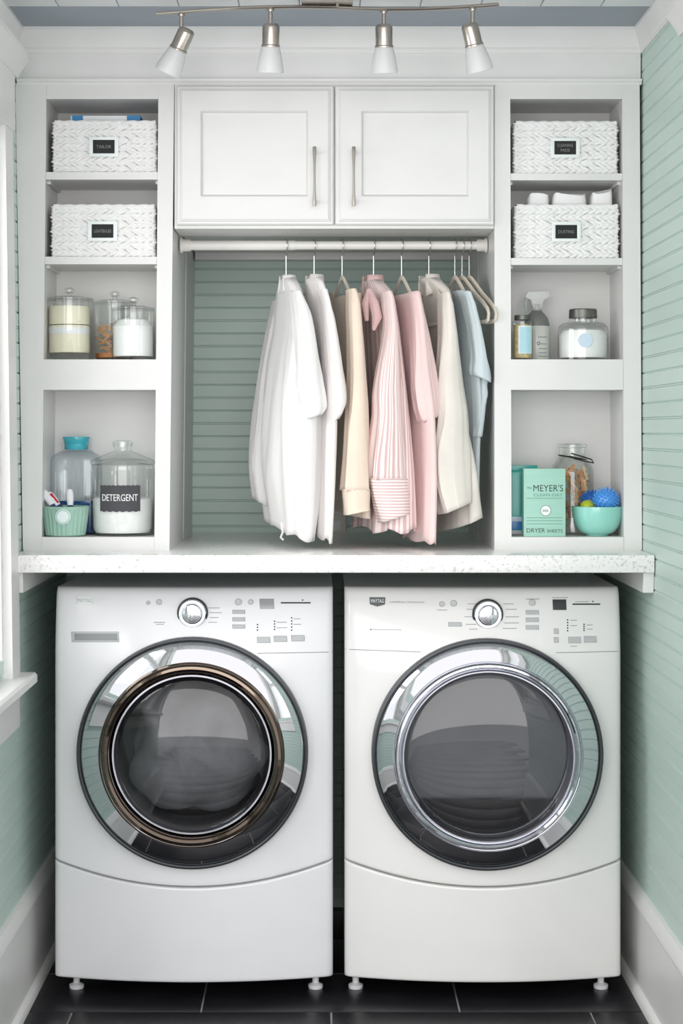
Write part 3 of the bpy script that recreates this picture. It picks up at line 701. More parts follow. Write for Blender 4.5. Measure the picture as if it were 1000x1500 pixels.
# 3 peach cardigan
g = garment('cardigan', 501, 'peach knit cardigan with ribbed cuff, third garment from the left', 'cardigan')
cloth('body', g, 'sh_cream', [(434, 486, 526), (480, 487, 528), (560, 489, 530), (650, 491, 534), (735, 492, 537), (752, 493, 538)], YR, TH, lambda t: .15, (0, 4), .15, 6, 6)
cloth('sleeve', g, 'sh_cream', [(424, 508, 520), (445, 507, 527), (500, 509, 531), (570, 510, 534), (650, 506, 538), (718, 501, 541)], YS, TH, .045, (0, 0), .24, 5, 7, topcap=True)
cloth('cuff', g, 'sh_cream', [(716, 501.5, 540.5), (735, 503, 541), (757, 504, 541)], YS, TH, .045, (-2, -11), .06, 4, 8, nr=12)
cloth('shoulder_strap', g, 'sh_cream', [(428, 484, 491), (450, 485, 493), (480, 486, 495)], .30, TH, .03, (0, 0), .05, 3, 9, nr=10, topcap=True)
# 4 striped blouse
g = garment('blouse', 547, 'pink and white striped blouse with neck tie in the middle of the rod', 'blouse')
cloth('body', g, 'sh_stripe', [(412, 532, 558), (432, 528, 572), (480, 528, 580), (560, 531, 588), (650, 529, 594), (730, 523, 599), (778, 521, 601)], YR, TH, A_body, (-4, -6), .2, 8, 10, hembump=4)
cloth('sleeve', g, 'sh_stripe', [(428, 558, 572), (447, 558, 577), (480, 560, 580), (570, 549, 586), (610, 548, 589), (666, 541, 595), (702, 539, 597)], YS, TH, .05, (0, 0), .24, 6, 11, topcap=True)
cloth('cuff', g, 'sh_stripe_h', [(700, 538.5, 597.5), (730, 545, 598), (764, 555, 597)], YS, TH, .05, (2, -12), .05, 4, 12, nr=14)
collar(g, 'sh_stripe', 546, 404, 430, TH, .036, .024, gap=.6)
b = MB()
b.tube([P(541, 425, .05), P(548, 445, .03), P(552, 465, .03), P(547, 484, .03)], [.007, .012, .013, .004], 10); b.tube([P(541, 425, .05), P(535, 445, .04), P(537, 470, .04)], [.007, .011, .005], 10); b.build('neck_tie', 'sh_stripe', g)
# 5 dusty pink top
g = garment('top', 588, 'plain dusty pink v-neck top between striped blouse and ecru shirt', 'top')
cloth('body', g, 'sh_pink', [(432, 574, 612), (470, 578, 618), (540, 584, 624), (600, 592, 631), (700, 596, 634), (788, 594, 633)], .09, TH, lambda t: .14, (2, 4), .2, 7, 13, hembump=2)
cloth('sleeve', g, 'sh_pink', [(428, 598, 612), (445, 600, 617), (500, 602, 628), (560, 603, 638), (596, 608, 642), (616, 614, 637)], YS, TH, .045, (4, -4), .24, 6, 14, topcap=True)
# 6 ecru linen shirt
g = garment('shirt', 628, 'ecru linen shirt with long sleeve, collar up, left of the pale blue tee', 'shirt')
cloth('body', g, 'sh_ecru', [(409, 614, 641), (430, 617, 655), (500, 620, 664), (600, 628, 672), (680, 631, 686), (745, 633, 694), (768, 634, 697)], YR, TH, A_body, (16, -14), .15, 6, 15)
cloth('sleeve', g, 'sh_ecru', [(430, 642, 656), (447, 642, 662), (490, 643, 668), (560, 640, 675), (610, 640, 682), (664, 632, 686), (705, 634, 687), (750, 645, 687)], YS, TH, .045, (4, -14), .24, 5, 16, topcap=True)
collar(g, 'sh_ecru', 628, 403, 430, TH, .038, .024, gap=.8)
# 7 pale blue tee
g = garment('tee_shirt', 666, 'pale blue short-sleeved tee hanging last before the empty hangers', 't-shirt')
cloth('body', g, 'sh_blue', [(427, 662, 684), (445, 664, 690), (480, 666, 694), (540, 668, 697), (600, 673, 700), (660, 680, 699), (757, 684, 698)], .11, TH, lambda t: .05 + .1 * min(1, t / .1), (0, 0), .12, 6, 17)
cloth('sleeve', g, 'sh_blue', [(428, 674, 686), (445, 678, 694), (480, 686, 703), (525, 690, 712), (548, 689, 717), (556, 692, 717)], YS, TH, .04, (-6, 4), .24, 5, 18, topcap=True)
cloth('sleeve_ruffle', g, 'sh_blue', [(552, 698, 714), (566, 697, 712), (578, 698, 713), (592, 699, 708), (640, 697, 702)], YS + .03, TH, .03, (0, 0), .2, 5, 19, nr=20, topcap=True)

# ------------------------------------------------------------------ track light
zb = ZC - .026
def BP(x, y):      # point of the bar plane (constant height) seen at pixel x,y
    s = (VY - y) / (zb - EYE); return Vector(((x - VX) / s, F / s - D0, zb))
tl = thing('track_light', (0, -.3, ZC), 'brushed nickel wavy bar with four frosted spotlights on the ceiling', 'track light')
ctl = [(230, 20), (290, 15.5), (345, 12), (395, 10.5), (440, 10), (490, 10.5), (530, 12.5), (565, 13.8), (610, 13.5), (660, 11.5), (700, 9), (730, 6.5)]
pts = []
for i in range(len(ctl) - 1):
    for k in range(5):
        t = k / 5; pts.append(BP(ctl[i][0] + (ctl[i + 1][0] - ctl[i][0]) * t, ctl[i][1] + (ctl[i + 1][1] - ctl[i][1]) * t))
pts.append(BP(*ctl[-1]))
rings = []
for i, p in enumerate(pts):
    t = (pts[min(i + 1, len(pts) - 1)] - pts[max(i - 1, 0)]).normalized(); nn = t.cross(Vector((0, 0, 1))).normalized()
    rings.append([p + nn * (.0065 * math.cos(a)) + Vector((0, 0, .0045 * math.sin(a))) for a in [2 * PI * k / 12 for k in range(12)]])
b = MB(); b.rings(rings, True, True); b.build('bar', 'nickel', tl)
c = BP(479, 9); MB().box(c.x - .058, c.x + .058, c.y - .06, c.y + .05, ZC - .022, ZC - .004, .004).build('canopy', 'nickel', tl)
for x in (465, 494):
    p = BP(x, 10.3); MB().tube([(p.x, p.y, zb), (p.x, p.y, ZC - .02)], .0045, 10).build('post', 'nickel', tl)
def head(x, y, hx, hy, tilt, fwd):
    p = BP(x, y); s = sc(p.y); pv = Vector((PX(hx, p.y), p.y, PZ(hy, p.y)))
    st = MB().tube([p, (p.x, p.y, pv.z - .004)], .0048, 12).build('stem', 'nickel', tl)
    MB().lathe([(.0, -.005), (.0075, -.004), (.0085, 0), (.0075, .004), (0, .005)], (p.x, p.y, zb - .006), 'z', 12).build('stem_collar', 'nickel', st)
    R = Matrix.Rotation(tilt, 3, 'Y') @ Matrix.Rotation(fwd, 3, 'X')
    def lath(prof, n=32):
        b = MB(); b.lathe(prof, (0, 0, 0), 'z', n); b.v = [tuple(pv + R @ Vector(v)) for v in b.v]; return b
    hd = lath([(0, .004), (.014, .003), (.0185, -.002), (.0195, -.005), (.0195, -.044), (.0215, -.046), (.0215, -.049), (.012, -.049)]).build('lamp_socket', 'nickel', tl)
    lath([(.0195, -.047), (.0215, -.052), (.0265, -.072), (.0300, -.094), (.0312, -.106), (.0302, -.107), (.0288, -.094), (.0252, -.072), (.0200, -.052), (.0185, -.048)]).build('glass_shade', 'frost', hd)
    lath([(.0, -.049), (.010, -.050), (.012, -.066), (.016, -.080), (.014, -.092), (0, -.097)], 16).build('bulb', 'whiteplastic', hd)
head(265.5, 17.5, 274, 44, .47, .25); head(396, 10.5, 397, 36, .03, .2); head(562, 13.5, 562, 37, -.02, .2); head(692, 9.5, 687, 36, -.26, .2)

# ------------------------------------------------------------------ baskets
def lobe_row(W_, Dp, flip):
    b = MB(); RH = .0163
    path = []     # front run then both sides, outward normals
    st = .0168
    nfr = round(W_ / st); nsd = round(Dp / st)
    for i in range(nfr): path.append((-W_ / 2 + (i + .5) * W_ / nfr, 0, 1, 0))
    for i in range(nsd): path.append((W_ / 2, (i + .5) * Dp / nsd, 0, 1)); path.append((-W_ / 2, (i + .5) * Dp / nsd, 0, -1))
    rd = random.Random(3 + flip)
    for (x, y, tx, ty) in path:
        tg = Vector((tx, ty, 0)); nrm = Vector((0, -1, 0)) if tx else Vector((ty, 0, 0))
        for up in (1, -1):
            ang = (.33 + rd.uniform(-.12, .12)) * up * (1 if flip else -1); c = Vector((x, y, RH / 2 + up * RH * .22)) + tg * rd.uniform(-.002, .002) + nrm * rd.uniform(-.001, .001)
            ax = tg * math.cos(ang) + Vector((0, 0, 1)) * math.sin(ang); bx = ax.cross(nrm)
            L, Wd, T = .0162, .0045, .0060
            rings = []
            for k in range(5):
                t = -1 + k / 2; r = max(.12, (1 - t * t) ** .5)
                rings.append([c + ax * (L * t) + bx * (Wd * r * math.cos(q)) + nrm * (T * r * math.sin(q)) for q in [2 * PI * m / 6 for m in range(6)]])
            b.rings(rings, True, True)
    return b.mesh('braid_row', 'basket', ang=80)
BW, BD, BH = .2445, .165, .122
ROWS = (lobe_row(BW, BD, 0), lobe_row(BW, BD, 1))
YBK = .016
def basket(x0, x1, ytop, ybot, label, words):
    zb_ = PZ(ybot, .0) + .0005; cx = PX((x0 + x1) / 2, YBK)
    root = thing('storage_basket', (cx, YBK + BD / 2, zb_), label, 'basket', 'white woven baskets on the upper shelves')
    n = 7; H = PZ(ytop, YBK) - zb_ - .006; rh = H / n
    for k in range(n):
        o = place('braid_row', ROWS[k % 2], root, (cx, YBK + .004, zb_ + k * rh + .001)); o.scale.z = rh / .0163
    b = MB(); t = .004
    b.box(cx - BW / 2, cx + BW / 2, YBK + .004, YBK + .004 + t, zb_, zb_ + H).box(cx - BW / 2, cx + BW / 2, YBK + BD - t, YBK + BD, zb_, zb_ + H).box(cx - BW / 2, cx - BW / 2 + t, YBK + .008, YBK + BD - t, zb_, zb_ + H).box(cx + BW / 2 - t, cx + BW / 2, YBK + .008, YBK + BD - t, zb_, zb_ + H).box(cx - BW / 2, cx + BW / 2, YBK + .008, YBK + BD - t, zb_, zb_ + t)
    b.build('liner', 'liner', root)
    pts = []; hw_ = BW / 2
    rim = [(-hw_, YBK + .004), (hw_, YBK + .004), (hw_, YBK + BD), (-hw_, YBK + BD), (-hw_, YBK + .004)]
    for i in range(4):
        for k in range(24):
            t = k / 24; pts.append((cx + rim[i][0] + (rim[i + 1][0] - rim[i][0]) * t, rim[i][1] + (rim[i + 1][1] - rim[i][1]) * t, zb_ + H + .001 + .0012 * math.sin(k * 2.1 + i)))
    pts.append(pts[0]); MB().tube(pts, .0052, 7, False).build('rim', 'basket', root)
    xm = (x0 + x1) / 2 - 1; ym = (ytop + ybot) / 2 + 1; Yp = YBK - .004
    zl = PZ(ym, Yp)
    px_ = PX(xm, Yp)
    p = MB(); w1, h1, w2, h2 = .036, .0245, .0265, .0165
    p.box(px_ - w1, px_ + w1, Yp - .003, Yp + .001, zl + h2, zl + h1, .001).box(px_ - w1, px_ + w1, Yp - .003, Yp + .001, zl - h1, zl - h2, .001).box(px_ - w1, px_ - w2, Yp - .003, Yp + .001, zl - h2 - .001, zl + h2 + .001, .001).box(px_ + w2, px_ + w1, Yp - .003, Yp + .001, zl - h2 - .001, zl + h2 + .001, .001)
    hd = p.build('label_holder', 'plate', root)
    MB().box(px_ - w2, px_ + w2, Yp - .001, Yp + .001, zl - h2, zl + h2).build('label_card', 'chalk', hd)
    for i, (wd, wid) in enumerate(words):
        zz = zl + (0 if len(words) == 1 else (.006 if i == 0 else -.006))
        text(wd, px_, zz, Yp - .0012, wid, .0075, hd, 'chalktext', depth=.0003)
    return zb_, H
b1 = basket(77, 229, 176, 252, 'white woven basket on the top left shelf with a blue carton inside', [('TAILOR', .036)])
basket(75, 227.5, 299, 376, 'white woven basket on the second left shelf above the glass canisters', [('LIGHTBULBS', .042)])
basket(752, 905, 177, 254, 'white woven basket on the top right shelf with a two-line label', [('CLEANING', .038), ('PADS', .022)])
b4 = basket(753, 907, 299, 378, 'white woven basket on the second right shelf filled with white cloths', [('DUSTING', .038)])
bx_ = thing('carton', (PX(154, .09), .09, b1[0] + .005), 'white and blue carton peeking out of the top left basket', 'carton')
MB().box(PX(105, .07), PX(206, .07), .05, .15, b1[0] + .006, PZ(171.5, .07), .001).build('box_body', 'whiteplastic', bx_)
for xa, xb in ((107, 123), (187, 206.5)): MB().box(PX(xa, .07), PX(xb, .07), .0495, .1505, PZ(180, .07), PZ(171.2, .07)).build('blue_panel', 'bluebox', bx_)
def folded(x0, x1, yt, skew, label, seed):
    Yc = .085; b = MB(); rd = random.Random(seed); rings = []
    z0 = b4[0] + .02; zt = PZ(yt, Yc)
    for i in range(9):
        t = i / 8; z = z0 + (zt - z0) * t ** .8; k = 1 - .12 * t ** 3; ring = []
        for q in range(24):
            a = 2 * PI * q / 24; cu = math.copysign(abs(math.cos(a)) ** .4, math.cos(a)); su = math.copysign(abs(math.sin(a)) ** .4, math.sin(a))
            ring.append((PX((x0 + x1) / 2, Yc) + (PX(x1, Yc) - PX(x0, Yc)) / 2 * cu * k + skew * t, Yc + .045 * su * k, z + t * .004 * math.sin(3 * a + seed) + t * skew * cu * 1.2))
        rings.append(ring)
    b.rings(rings, True, True); tag(b.build('folded_cloth', 'whitecloth', ang=60), label, 'cloth', 'folded cloths in the basket')
folded(768, 802, 287, .002, 'leftmost rolled white cloth in the second right basket', 1); folded(805, 858, 287, 0, 'wide folded white cloth in the middle of the second right basket', 2); folded(860, 893, 284, .004, 'rightmost tilted white cloth in the second right basket', 3)

# ------------------------------------------------------------------ jars and things on the left shelves
def L(prof, x, Y, z, name, m, parent=None, n=40, **k): return MB().lathe(prof, (x, Y, z), 'z', n).build(name, m, parent, **k)
def pin(p0, p1, w_, label, grp, m='wood'):
    d = (Vector(p1) - Vector(p0)); ln = d.length; d.normalize(); up = Vector((0, 1, 0)); sd = d.cross(up).normalized(); nn = sd.cross(d)
    root = thing('clothespin', p0, label, 'clothespin', grp)
    for s_ in (-1, 1):
        b = MB(); rings = []
        for t, o_, h in ((0, .55, .22), (.25, .6, .30), (.6, .36, .36), (.85, .28, .3), (1, .26, .18)):
            c = Vector(p0) + d * (ln * t) + nn * (s_ * o_ * w_); rings.append([c + sd * (w_ * .6 * a) + nn * (w_ * h * e) for a, e in ((1, 1), (-1, 1), (-1, -1), (1, -1))])
        b.rings(rings, True, True); b.build('prong', m, root, smooth=False)
    c = Vector(p0) + d * (ln * .55); MB().tube([c - sd * w_ * .9, c + sd * w_ * .9], w_ * .38, 8).build('spring', 'steel', root)
ZS3 = PZ(526.5, 0) + .0005
def canister(x, Y, r, h, label, kn=True):
    root = thing('glass_canister', (x, Y, ZS3), label, 'canister', 'glass canisters on the left shelf')
    L([(0, 0), (r * .97, 0), (r, .003), (r, h), (r - .002, h)], x, Y, ZS3, 'body', 'glass', root)
    ld = L([(0, h + .006), (r * .5, h + .006), (r + .001, h + .001), (r + .001, h + .006), (r * .55, h + .011), (0, h + .012)], x, Y, ZS3, 'lid', 'glass', root)
    L([(0, h + .011), (.006, h + .012), (.007, h + .018), (.013, h + .024), (.013, h + .029), (.006, h + .033), (0, h + .033)], x, Y, ZS3, 'knob', 'glass', ld, 24)
    return root
ys1 = .072; x1_ = PX(101.5, ys1); r1 = 34.5 / sc(ys1)
canister(x1_, ys1, r1, PZ(441, ys1) - ZS3, 'tall clear glass canister holding two cream soap blocks')
for k, (za, zb2, lab) in enumerate(((517, 477, 'lower cream soap block in the tall glass canister'), (476, 449, 'upper cream soap block in the tall glass canister'))):
    z0, z1 = max(PZ(za, ys1), ZS3 + .009), PZ(zb2, ys1); rr = r1 * .86
    o = L([(0, 0), (rr * .97, 0), (rr, .003), (rr, z1 - z0 - .004), (rr * .96, z1 - z0 - .0005), (0, z1 - z0 - .0005)], x1_, ys1, z0, 'soap_block', 'cream'); tag(o, lab, 'soap', 'soap blocks in the canister')
    if k == 0: MB().lathe([(rr + .0006, z1 - z0 - .022), (rr + .0006, z1 - z0 - .006)], (x1_, ys1, z0), 'z', 40).build('paper_band', 'whiteplastic', o)
ys2 = .135; x2_ = PX(168, ys2); r2 = 31 / sc(ys2)
canister(x2_, ys2, r2, PZ(446, ys2) - ZS3, 'clear glass canister of clothespins behind the powder canister')
o = L([(0, 0), (r2 * .9, 0), (r2 * .9, .012), (0, .013)], x2_, ys2, ZS3 + .008, 'clay_disc', 'terracotta'); tag(o, 'orange clay disc in the clothespin canister', 'disc')
rd = random.Random(5)
for i in range(13):
    a = rd.uniform(0, 6.28); rr = r2 * .55; zz = ZS3 + .024 + .0055 * i
    p0 = Vector((x2_ - .018 + rd.uniform(-.012, .012), ys2 - .018 + rd.uniform(-.008, .008), zz)); dv = Vector((math.cos(a), .3 * math.sin(a), .55 * math.sin(a * 2))).normalized()
    pin(p0 - dv * .018, p0 + dv * .018, .0045, 'small wooden clothespin in the canister behind the powder', 'clothespins in the canister')
ys3 = .060; x3_ = PX(195, ys3); r3 = 31 / sc(ys3)
canister(x3_, ys3, r3, PZ(455, ys3) - ZS3, 'short clear glass canister of white powder at the shelf front')
zz = PZ(468, ys3) - ZS3
tag(L([(0, .009), (r3 * .93, .009), (r3 * .94, .012), (r3 * .94, zz - .018), (r3 * .7, zz - .002), (r3 * .3, zz + .004), (0, zz + .003)], x3_, ys3, ZS3, 'washing_powder', 'powder'), 'white washing powder in the short canister', 'powder', kind='stuff')

ZS4 = PZ(786.7, 0) + .0005
# detergent jar
yj = .088; xj = PX(179.5, yj); rj = 46.5 / sc(yj)
dj = thing('glass_jar', (xj, yj, ZS4), 'large lidded glass jar of white detergent with dark label', 'jar')
hj = PZ(683, yj) - ZS4
L([(0, 0), (rj * .86, 0), (rj * .95, .004), (rj, .016), (rj, hj - .012), (rj * .97, hj), (rj * .985, hj + .004), (rj * .95, hj + .004)], xj, yj, ZS4, 'jar_body', 'glass', dj, 56)
hk = PZ(645, yj) - ZS4
ld = L([(0, hj + .018), (rj * .93, hj + .004), (rj * 1.0, hj + .006), (rj * 1.02, hj + .011), (rj * .99, hj + .015), (rj * .8, hj + .022), (rj * .35, hj + .036), (rj * .26, hk - .026), (rj * .26, hk - .022), (rj * .31, hk - .008), (rj * .29, hk - .002), (rj * .2, hk), (0, hk)], xj, yj, ZS4, 'lid', 'glass', dj, 56)
L([(rj * .30, 0), (rj * .31, .006), (rj * .30, .012)], xj, yj, ZS4 + hk - .016, 'knob_ring', 'glass', ld, 24)
hp = PZ(729, yj) - ZS4
tag(L([(0, .007), (rj * .84, .007), (rj - .007, .017), (rj - .005, hp - .003), (rj - .008, hp), (0, hp + .002)], xj, yj, ZS4, 'detergent_powder', 'powder', n=56), 'white detergent powder in the large labelled jar', 'powder', kind='stuff')
b = MB(); na = 24; vs = []                      # curved chalk label hugging the jar
xl_, xr_ = 145.5, 204.5; rl = rj + .0012
a0 = math.asin(max(-1, min(1, (PX(xl_, yj - rj) - xj) / rl))); a1 = math.asin(max(-1, min(1, (PX(xr_, yj - rj) - xj) / rl)))
rd = random.Random(2)
for i in range(na + 1):
    a = a0 + (a1 - a0) * i / na; j = .0012 * math.sin(i * 1.7) ; x, y = xj + rl * math.sin(a), yj - rl * math.cos(a)
    vs += [(x, y, PZ(749.5, yj - rj) + j), (x, y, PZ(711, yj - rj) + .0012 * math.sin(i * 2.3 + 1))]
b.add(vs, [(2 * i, 2 * i + 2, 2 * i + 3, 2 * i + 1) for i in range(na)]); lb = b.build('label', 'slate_label', dj)
lt = text('DETERGENT', 0, PZ(729, yj - rj), 0, (202 - 151) / sc(yj - rj), 10 / sc(yj - rj), lb, 'chalkwhite')
off = WLOC[lb.name]; ac = (a0 + a1) / 2
for v in lt.data.vertices:
    w_ = v.co + off; a = ac + w_.x / rl * 1.06; rr = rl + .0006 - w_.y; v.co = Vector((xj + rr * math.sin(a), yj - rr * math.cos(a), w_.z)) - off
# tall square-shouldered bottle with aqua cap
yb_ = .150; xb_ = PX(112, yb_); 
bt = thing('glass_bottle', (xb_, yb_, ZS4), 'ribbed glass bottle of blue liquid with an aqua cap behind the mint pot', 'bottle')
def sqring(hw_, hd_, z, r=.35):
    return [(xb_ + hw_ * math.copysign(abs(math.cos(a)) ** r, math.cos(a)), yb_ + hd_ * math.copysign(abs(math.sin(a)) ** r, math.sin(a)), z) for a in [2 * PI * i / 48 for i in range(48)]]
hb = 36 / sc(yb_); hd_ = .042
zsh = PZ(668, yb_); zn = PZ(659, yb_); ztop = PZ(640, yb_)
b = MB(); b.rings([sqring(hb * .92, hd_ * .92, ZS4), sqring(hb, hd_, ZS4 + .006), sqring(hb, hd_, zsh - .012), sqring(hb * .93, hd_ * .93, zsh), sqring(hb * .6, hd_ * .7, zn - .002, .6), sqring(hb * .5, .026, zn, .9), sqring(hb * .5, .026, zn + .01, 1)], True, False)
b.build('bottle_body', 'aquaglass', bt)
b = MB()
for k in range(6):
    x = xb_ - hb * .75 + k * hb * .3; b.tube([(x, yb_ - hd_ - .0004, ZS4 + .01), (x, yb_ - hd_ - .0004, PZ(690, yb_))], .0016, 6)
b.build('ribs', 'aquaglass', bt)
cp = L([(0, 0), (.028, 0), (.029, .002), (.030, .014), (.0305, .0145), (.034, .030), (.0335, .032), (.030, .032), (.029, .026), (0, .025)], xb_, yb_, zn + .001, 'cap', 'aqua', bt)
L([(.0365, 0), (.0375, .002), (.0365, .004)], xb_, yb_, zn + .026, 'cap_lip', 'glass', cp)
b = MB(); zl = PZ(733, yb_); b.rings([sqring(hb * .9, hd_ * .88, ZS4 + .004), sqring(hb * .95, hd_ * .92, ZS4 + .01), sqring(hb * .95, hd_ * .92, zl)], True, True)
tag(b.build('blue_liquid', 'navy'), 'deep blue liquid in the bottom of the ribbed bottle', 'liquid', kind='stuff')
# mint pot with brushes
yp = .045; xp = PX(96, yp); rt, rb = 34 / sc(yp), 28.5 / sc(yp); hp = PZ(741, yp) - ZS4
pot = thing('ceramic_pot', (xp, yp, ZS4), 'ribbed mint green pot holding white laundry brushes', 'pot')
b = MB(); n = 96; rings = []
for r, z, rib in ((rb * .9, 0, 0), (rb, .003, 1), (rb + (rt - rb) * .5, hp * .45, 1), (rt, hp - .008, 1), (rt * 1.01, hp - .007, 0), (rt * 1.02, hp - .001, 0), (rt * .98, hp, 0), (rt * .93, hp - .003, 0), (rb * .9, .008, 0)):
    rings.append([(xp + (r + rib * .0012 * math.cos(28 * a)) * math.cos(a), yp + (r + rib * .0012 * math.cos(28 * a)) * math.sin(a), ZS4 + z) for a in [2 * PI * i / n for i in range(n)]])
b.rings(rings, True, True); b.build('pot_body', 'mint', pot)
xs_, zs_ = PX(93, yp - .05), PZ(756.5, yp - .05); rs = 11 / sc(yp)
sl = MB().lathe([(0, -.0022), (rs, -.002), (rs, .006), (0, .007)], (xs_, yp - .0585, zs_), 'y', 32).build('round_label', 'seal', pot)
MB().lathe([(rs * .78, -.0026), (rs * .84, -.0028), (rs * .9, -.0024)], (xs_, yp - .0585, zs_), 'y', 32).build('label_ring', 'mint', sl)
def brush(x0, y0, x1, y1, label, red):
    p0, p1 = P(x0, y0, yp - .012), P(x1, y1, yp + .005); d = (p1 - p0); rt_ = thing('laundry_brush', p0, label, 'brush', 'laundry brushes in the mint pot')
    pts = [p0 + d * t for t in (-.8, -.2, .2, .5, .8, .95, 1)]
    MB().tube(pts, [.004, .005, .008, .0095, .009, .007, .003], 12).build('handle', 'whiteplastic', rt_)
    if red:
        MB().tube([p0 + d * .25 + Vector((.006, -.006, 0)), p0 + d * .9 + Vector((.004, -.007, 0))], [.003, .0045], 8).build('grip_stripe', 'red', rt_)
    MB().tube([p0 + d * -.25, p0 + d * .02], [.0075, .0085], 12).build('bristles', 'bristle', rt_)
brush(77, 741, 63, 718, 'white laundry brush leaning left in the mint pot', False); brush(86, 742, 71, 722, 'red striped laundry brush leaning left in the mint pot', True); brush(103, 742, 102, 717, 'upright white laundry brush in the mint pot', False)

# ------------------------------------------------------------------ right shelves
ZR3 = PZ(527.5, 0) + .0005
# small labelled jar
yq = .045; xq = PX(765, yq); rq = 15 / sc(yq); h = PZ(469, yq) - ZR3
jr = thing('glass_jar', (xq, yq, ZR3), 'small glass jar of grains with pale blue label and metal lid', 'jar')
L([(0, 0), (rq * .95, 0), (rq, .003), (rq, h - .004), (rq * .82, h + .001), (rq * .78, h + .006), (rq * .74, h + .006)], xq, yq, ZR3, 'jar_body', 'glass', jr, 32)
L([(0, h + .012), (rq * .78, h + .012), (rq * .8, h + .010), (rq * .8, h + .001), (rq * .77, h)], xq, yq, ZR3, 'lid', 'zinc', jr, 32)
def curved_label(parent, x0, x1, ya, yb2, xc, yc, r, m, name='label'):
    b = MB(); a0 = math.asin(max(-1, min(1, (PX(x0, yc - r) - xc) / r))); a1 = math.asin(max(-1, min(1, (PX(x1, yc - r) - xc) / r))); vs = []
    for i in range(17):
        a = a0 + (a1 - a0) * i / 16; vs += [(xc + r * math.sin(a), yc - r * math.cos(a), PZ(yb2, yc - r)), (xc + r * math.sin(a), yc - r * math.cos(a), PZ(ya, yc - r))]
    b.add(vs, [(2 * i, 2 * i + 2, 2 * i + 3, 2 * i + 1) for i in range(16)]); return b.build(name, m, parent)
lb = curved_label(jr, 759, 779, 477, 518, xq, yq, rq + .0008, 'plate'); curved_label(jr, 762, 778, 479, 517, xq, yq, rq + .0014, 'bluelabel', 'printed_panel')
tag(L([(0, .006), (rq * .88, .006), (rq * .9, .010), (rq * .9, h - .012), (0, h - .008)], xq, yq, ZR3, 'bath_grains', 'grain'), 'tan grains in the small blue-labelled jar', 'grains', kind='stuff')
# spray bottle
yv = .125; xv = PX(786, yv); rv = 19.5 / sc(yv)
sp = thing('spray_bottle', (xv, yv, ZR3), 'grey spray bottle with clear trigger head behind the small jar', 'spray bottle')
hs = PZ(458, yv) - ZR3
L([(0, 0), (rv * .92, 0), (rv, .004), (rv, hs - .036), (rv * .96, hs - .034)], xv, yv, ZR3, 'bottle_body', 'bottle', sp)
L([(rv * .97, hs - .036), (rv * .95, hs - .028), (rv * .84, hs - .014), (rv * .6, hs - .003), (rv * .4, hs + .002), (rv * .36, hs + .006), (0, hs + .006)], xv, yv, ZR3, 'shoulder', 'bottle_d', sp)
hm = MB(); zt = ZR3 + hs + .004
hm.lathe([(0, 0), (.012, 0), (.013, .003), (.012, .016), (.008, .018), (0, .018)], (xv, yv, zt), 'z', 20)
hm.prism([(PX(768, yv), PZ(436, yv)), (PX(773, yv), PZ(428, yv)), (PX(803, yv), PZ(427, yv)), (PX(805, yv), PZ(434, yv)), (PX(795, yv), PZ(440, yv)), (PX(793, yv), PZ(452, yv)), (PX(780, yv), PZ(452, yv)), (PX(777, yv), PZ(440, yv))], yv - .011, yv + .011)
trg = hm.build('trigger_head', 'spray', sp)
MB().tube([P(772, 437, yv), P(769, 446, yv), P(771, 455, yv)], [.004, .0045, .003], 8).build('trigger', 'spray', trg)
b = MB(); 
for k, yy in enumerate((493, 503, 510, 516, 521)): 
    x0 = 788 if k == 0 else 789
    ll = curved_label(sp, x0, 801, yy, yy + 1.4, xv, yv, rv + .0006, 'ink', 'label_print')
MB().lathe([(.0022, 0), (.0034, -.0006), (.0046, 0)], (PX(788.5, yv - rv), yv - rv - .0003, PZ(503, yv - rv)), 'y', 20).build('label_mark', 'midgray', sp)
# apothecary jar with zinc lid
yk = .085; xk = PX(853.5, yk); rk = 37 / sc(yk); hk_ = PZ(474, yk) - ZR3
aj = thing('glass_jar', (xk, yk, ZR3), 'ribbed glass jar of white powder with grey screw lid and round label', 'jar')
b = MB(); prof = [(0, 0), (rk * .94, 0), (rk, .004)]
for k in range(8):
    z = .008 + k * .0075; prof += [(rk, z), (rk * .985, z + .0035)]
prof += [(rk, hk_ - .022), (rk * .96, hk_ - .008), (rk * .82, hk_), (rk * .53, hk_ + .004), (rk * .52, hk_ + .018), (rk * .49, hk_ + .018)]
L(prof, xk, yk, ZR3, 'jar_body', 'glass', aj, 48)
h0 = PZ(466, yk) - ZR3; h1 = PZ(453, yk) - ZR3
L([(rk * .53, h0 - .001), (rk * .56, h0), (rk * .545, h1 - .002), (rk * .52, h1), (rk * .47, h1 - .002), (0, h1 - .002)], xk, yk, ZR3, 'screw_lid', 'zinc', aj, 40)
tag(L([(0, .008), (rk * .9, .008), (rk * .93, .012), (rk * .93, hk_ - .03), (rk * .8, hk_ - .018), (0, hk_ - .012)], xk, yk, ZR3, 'oxygen_powder', 'powder'), 'white powder in the ribbed jar with the grey lid', 'powder', kind='stuff')
MB().lathe([(0, -.0012), (10.2 / sc(yk), -.0008), (10.2 / sc(yk), .006), (0, .007)], (PX(857, yk - rk), yk - rk - .0005, PZ(498.5, yk - rk)), 'y', 32).build('round_label', 'silverband', aj)
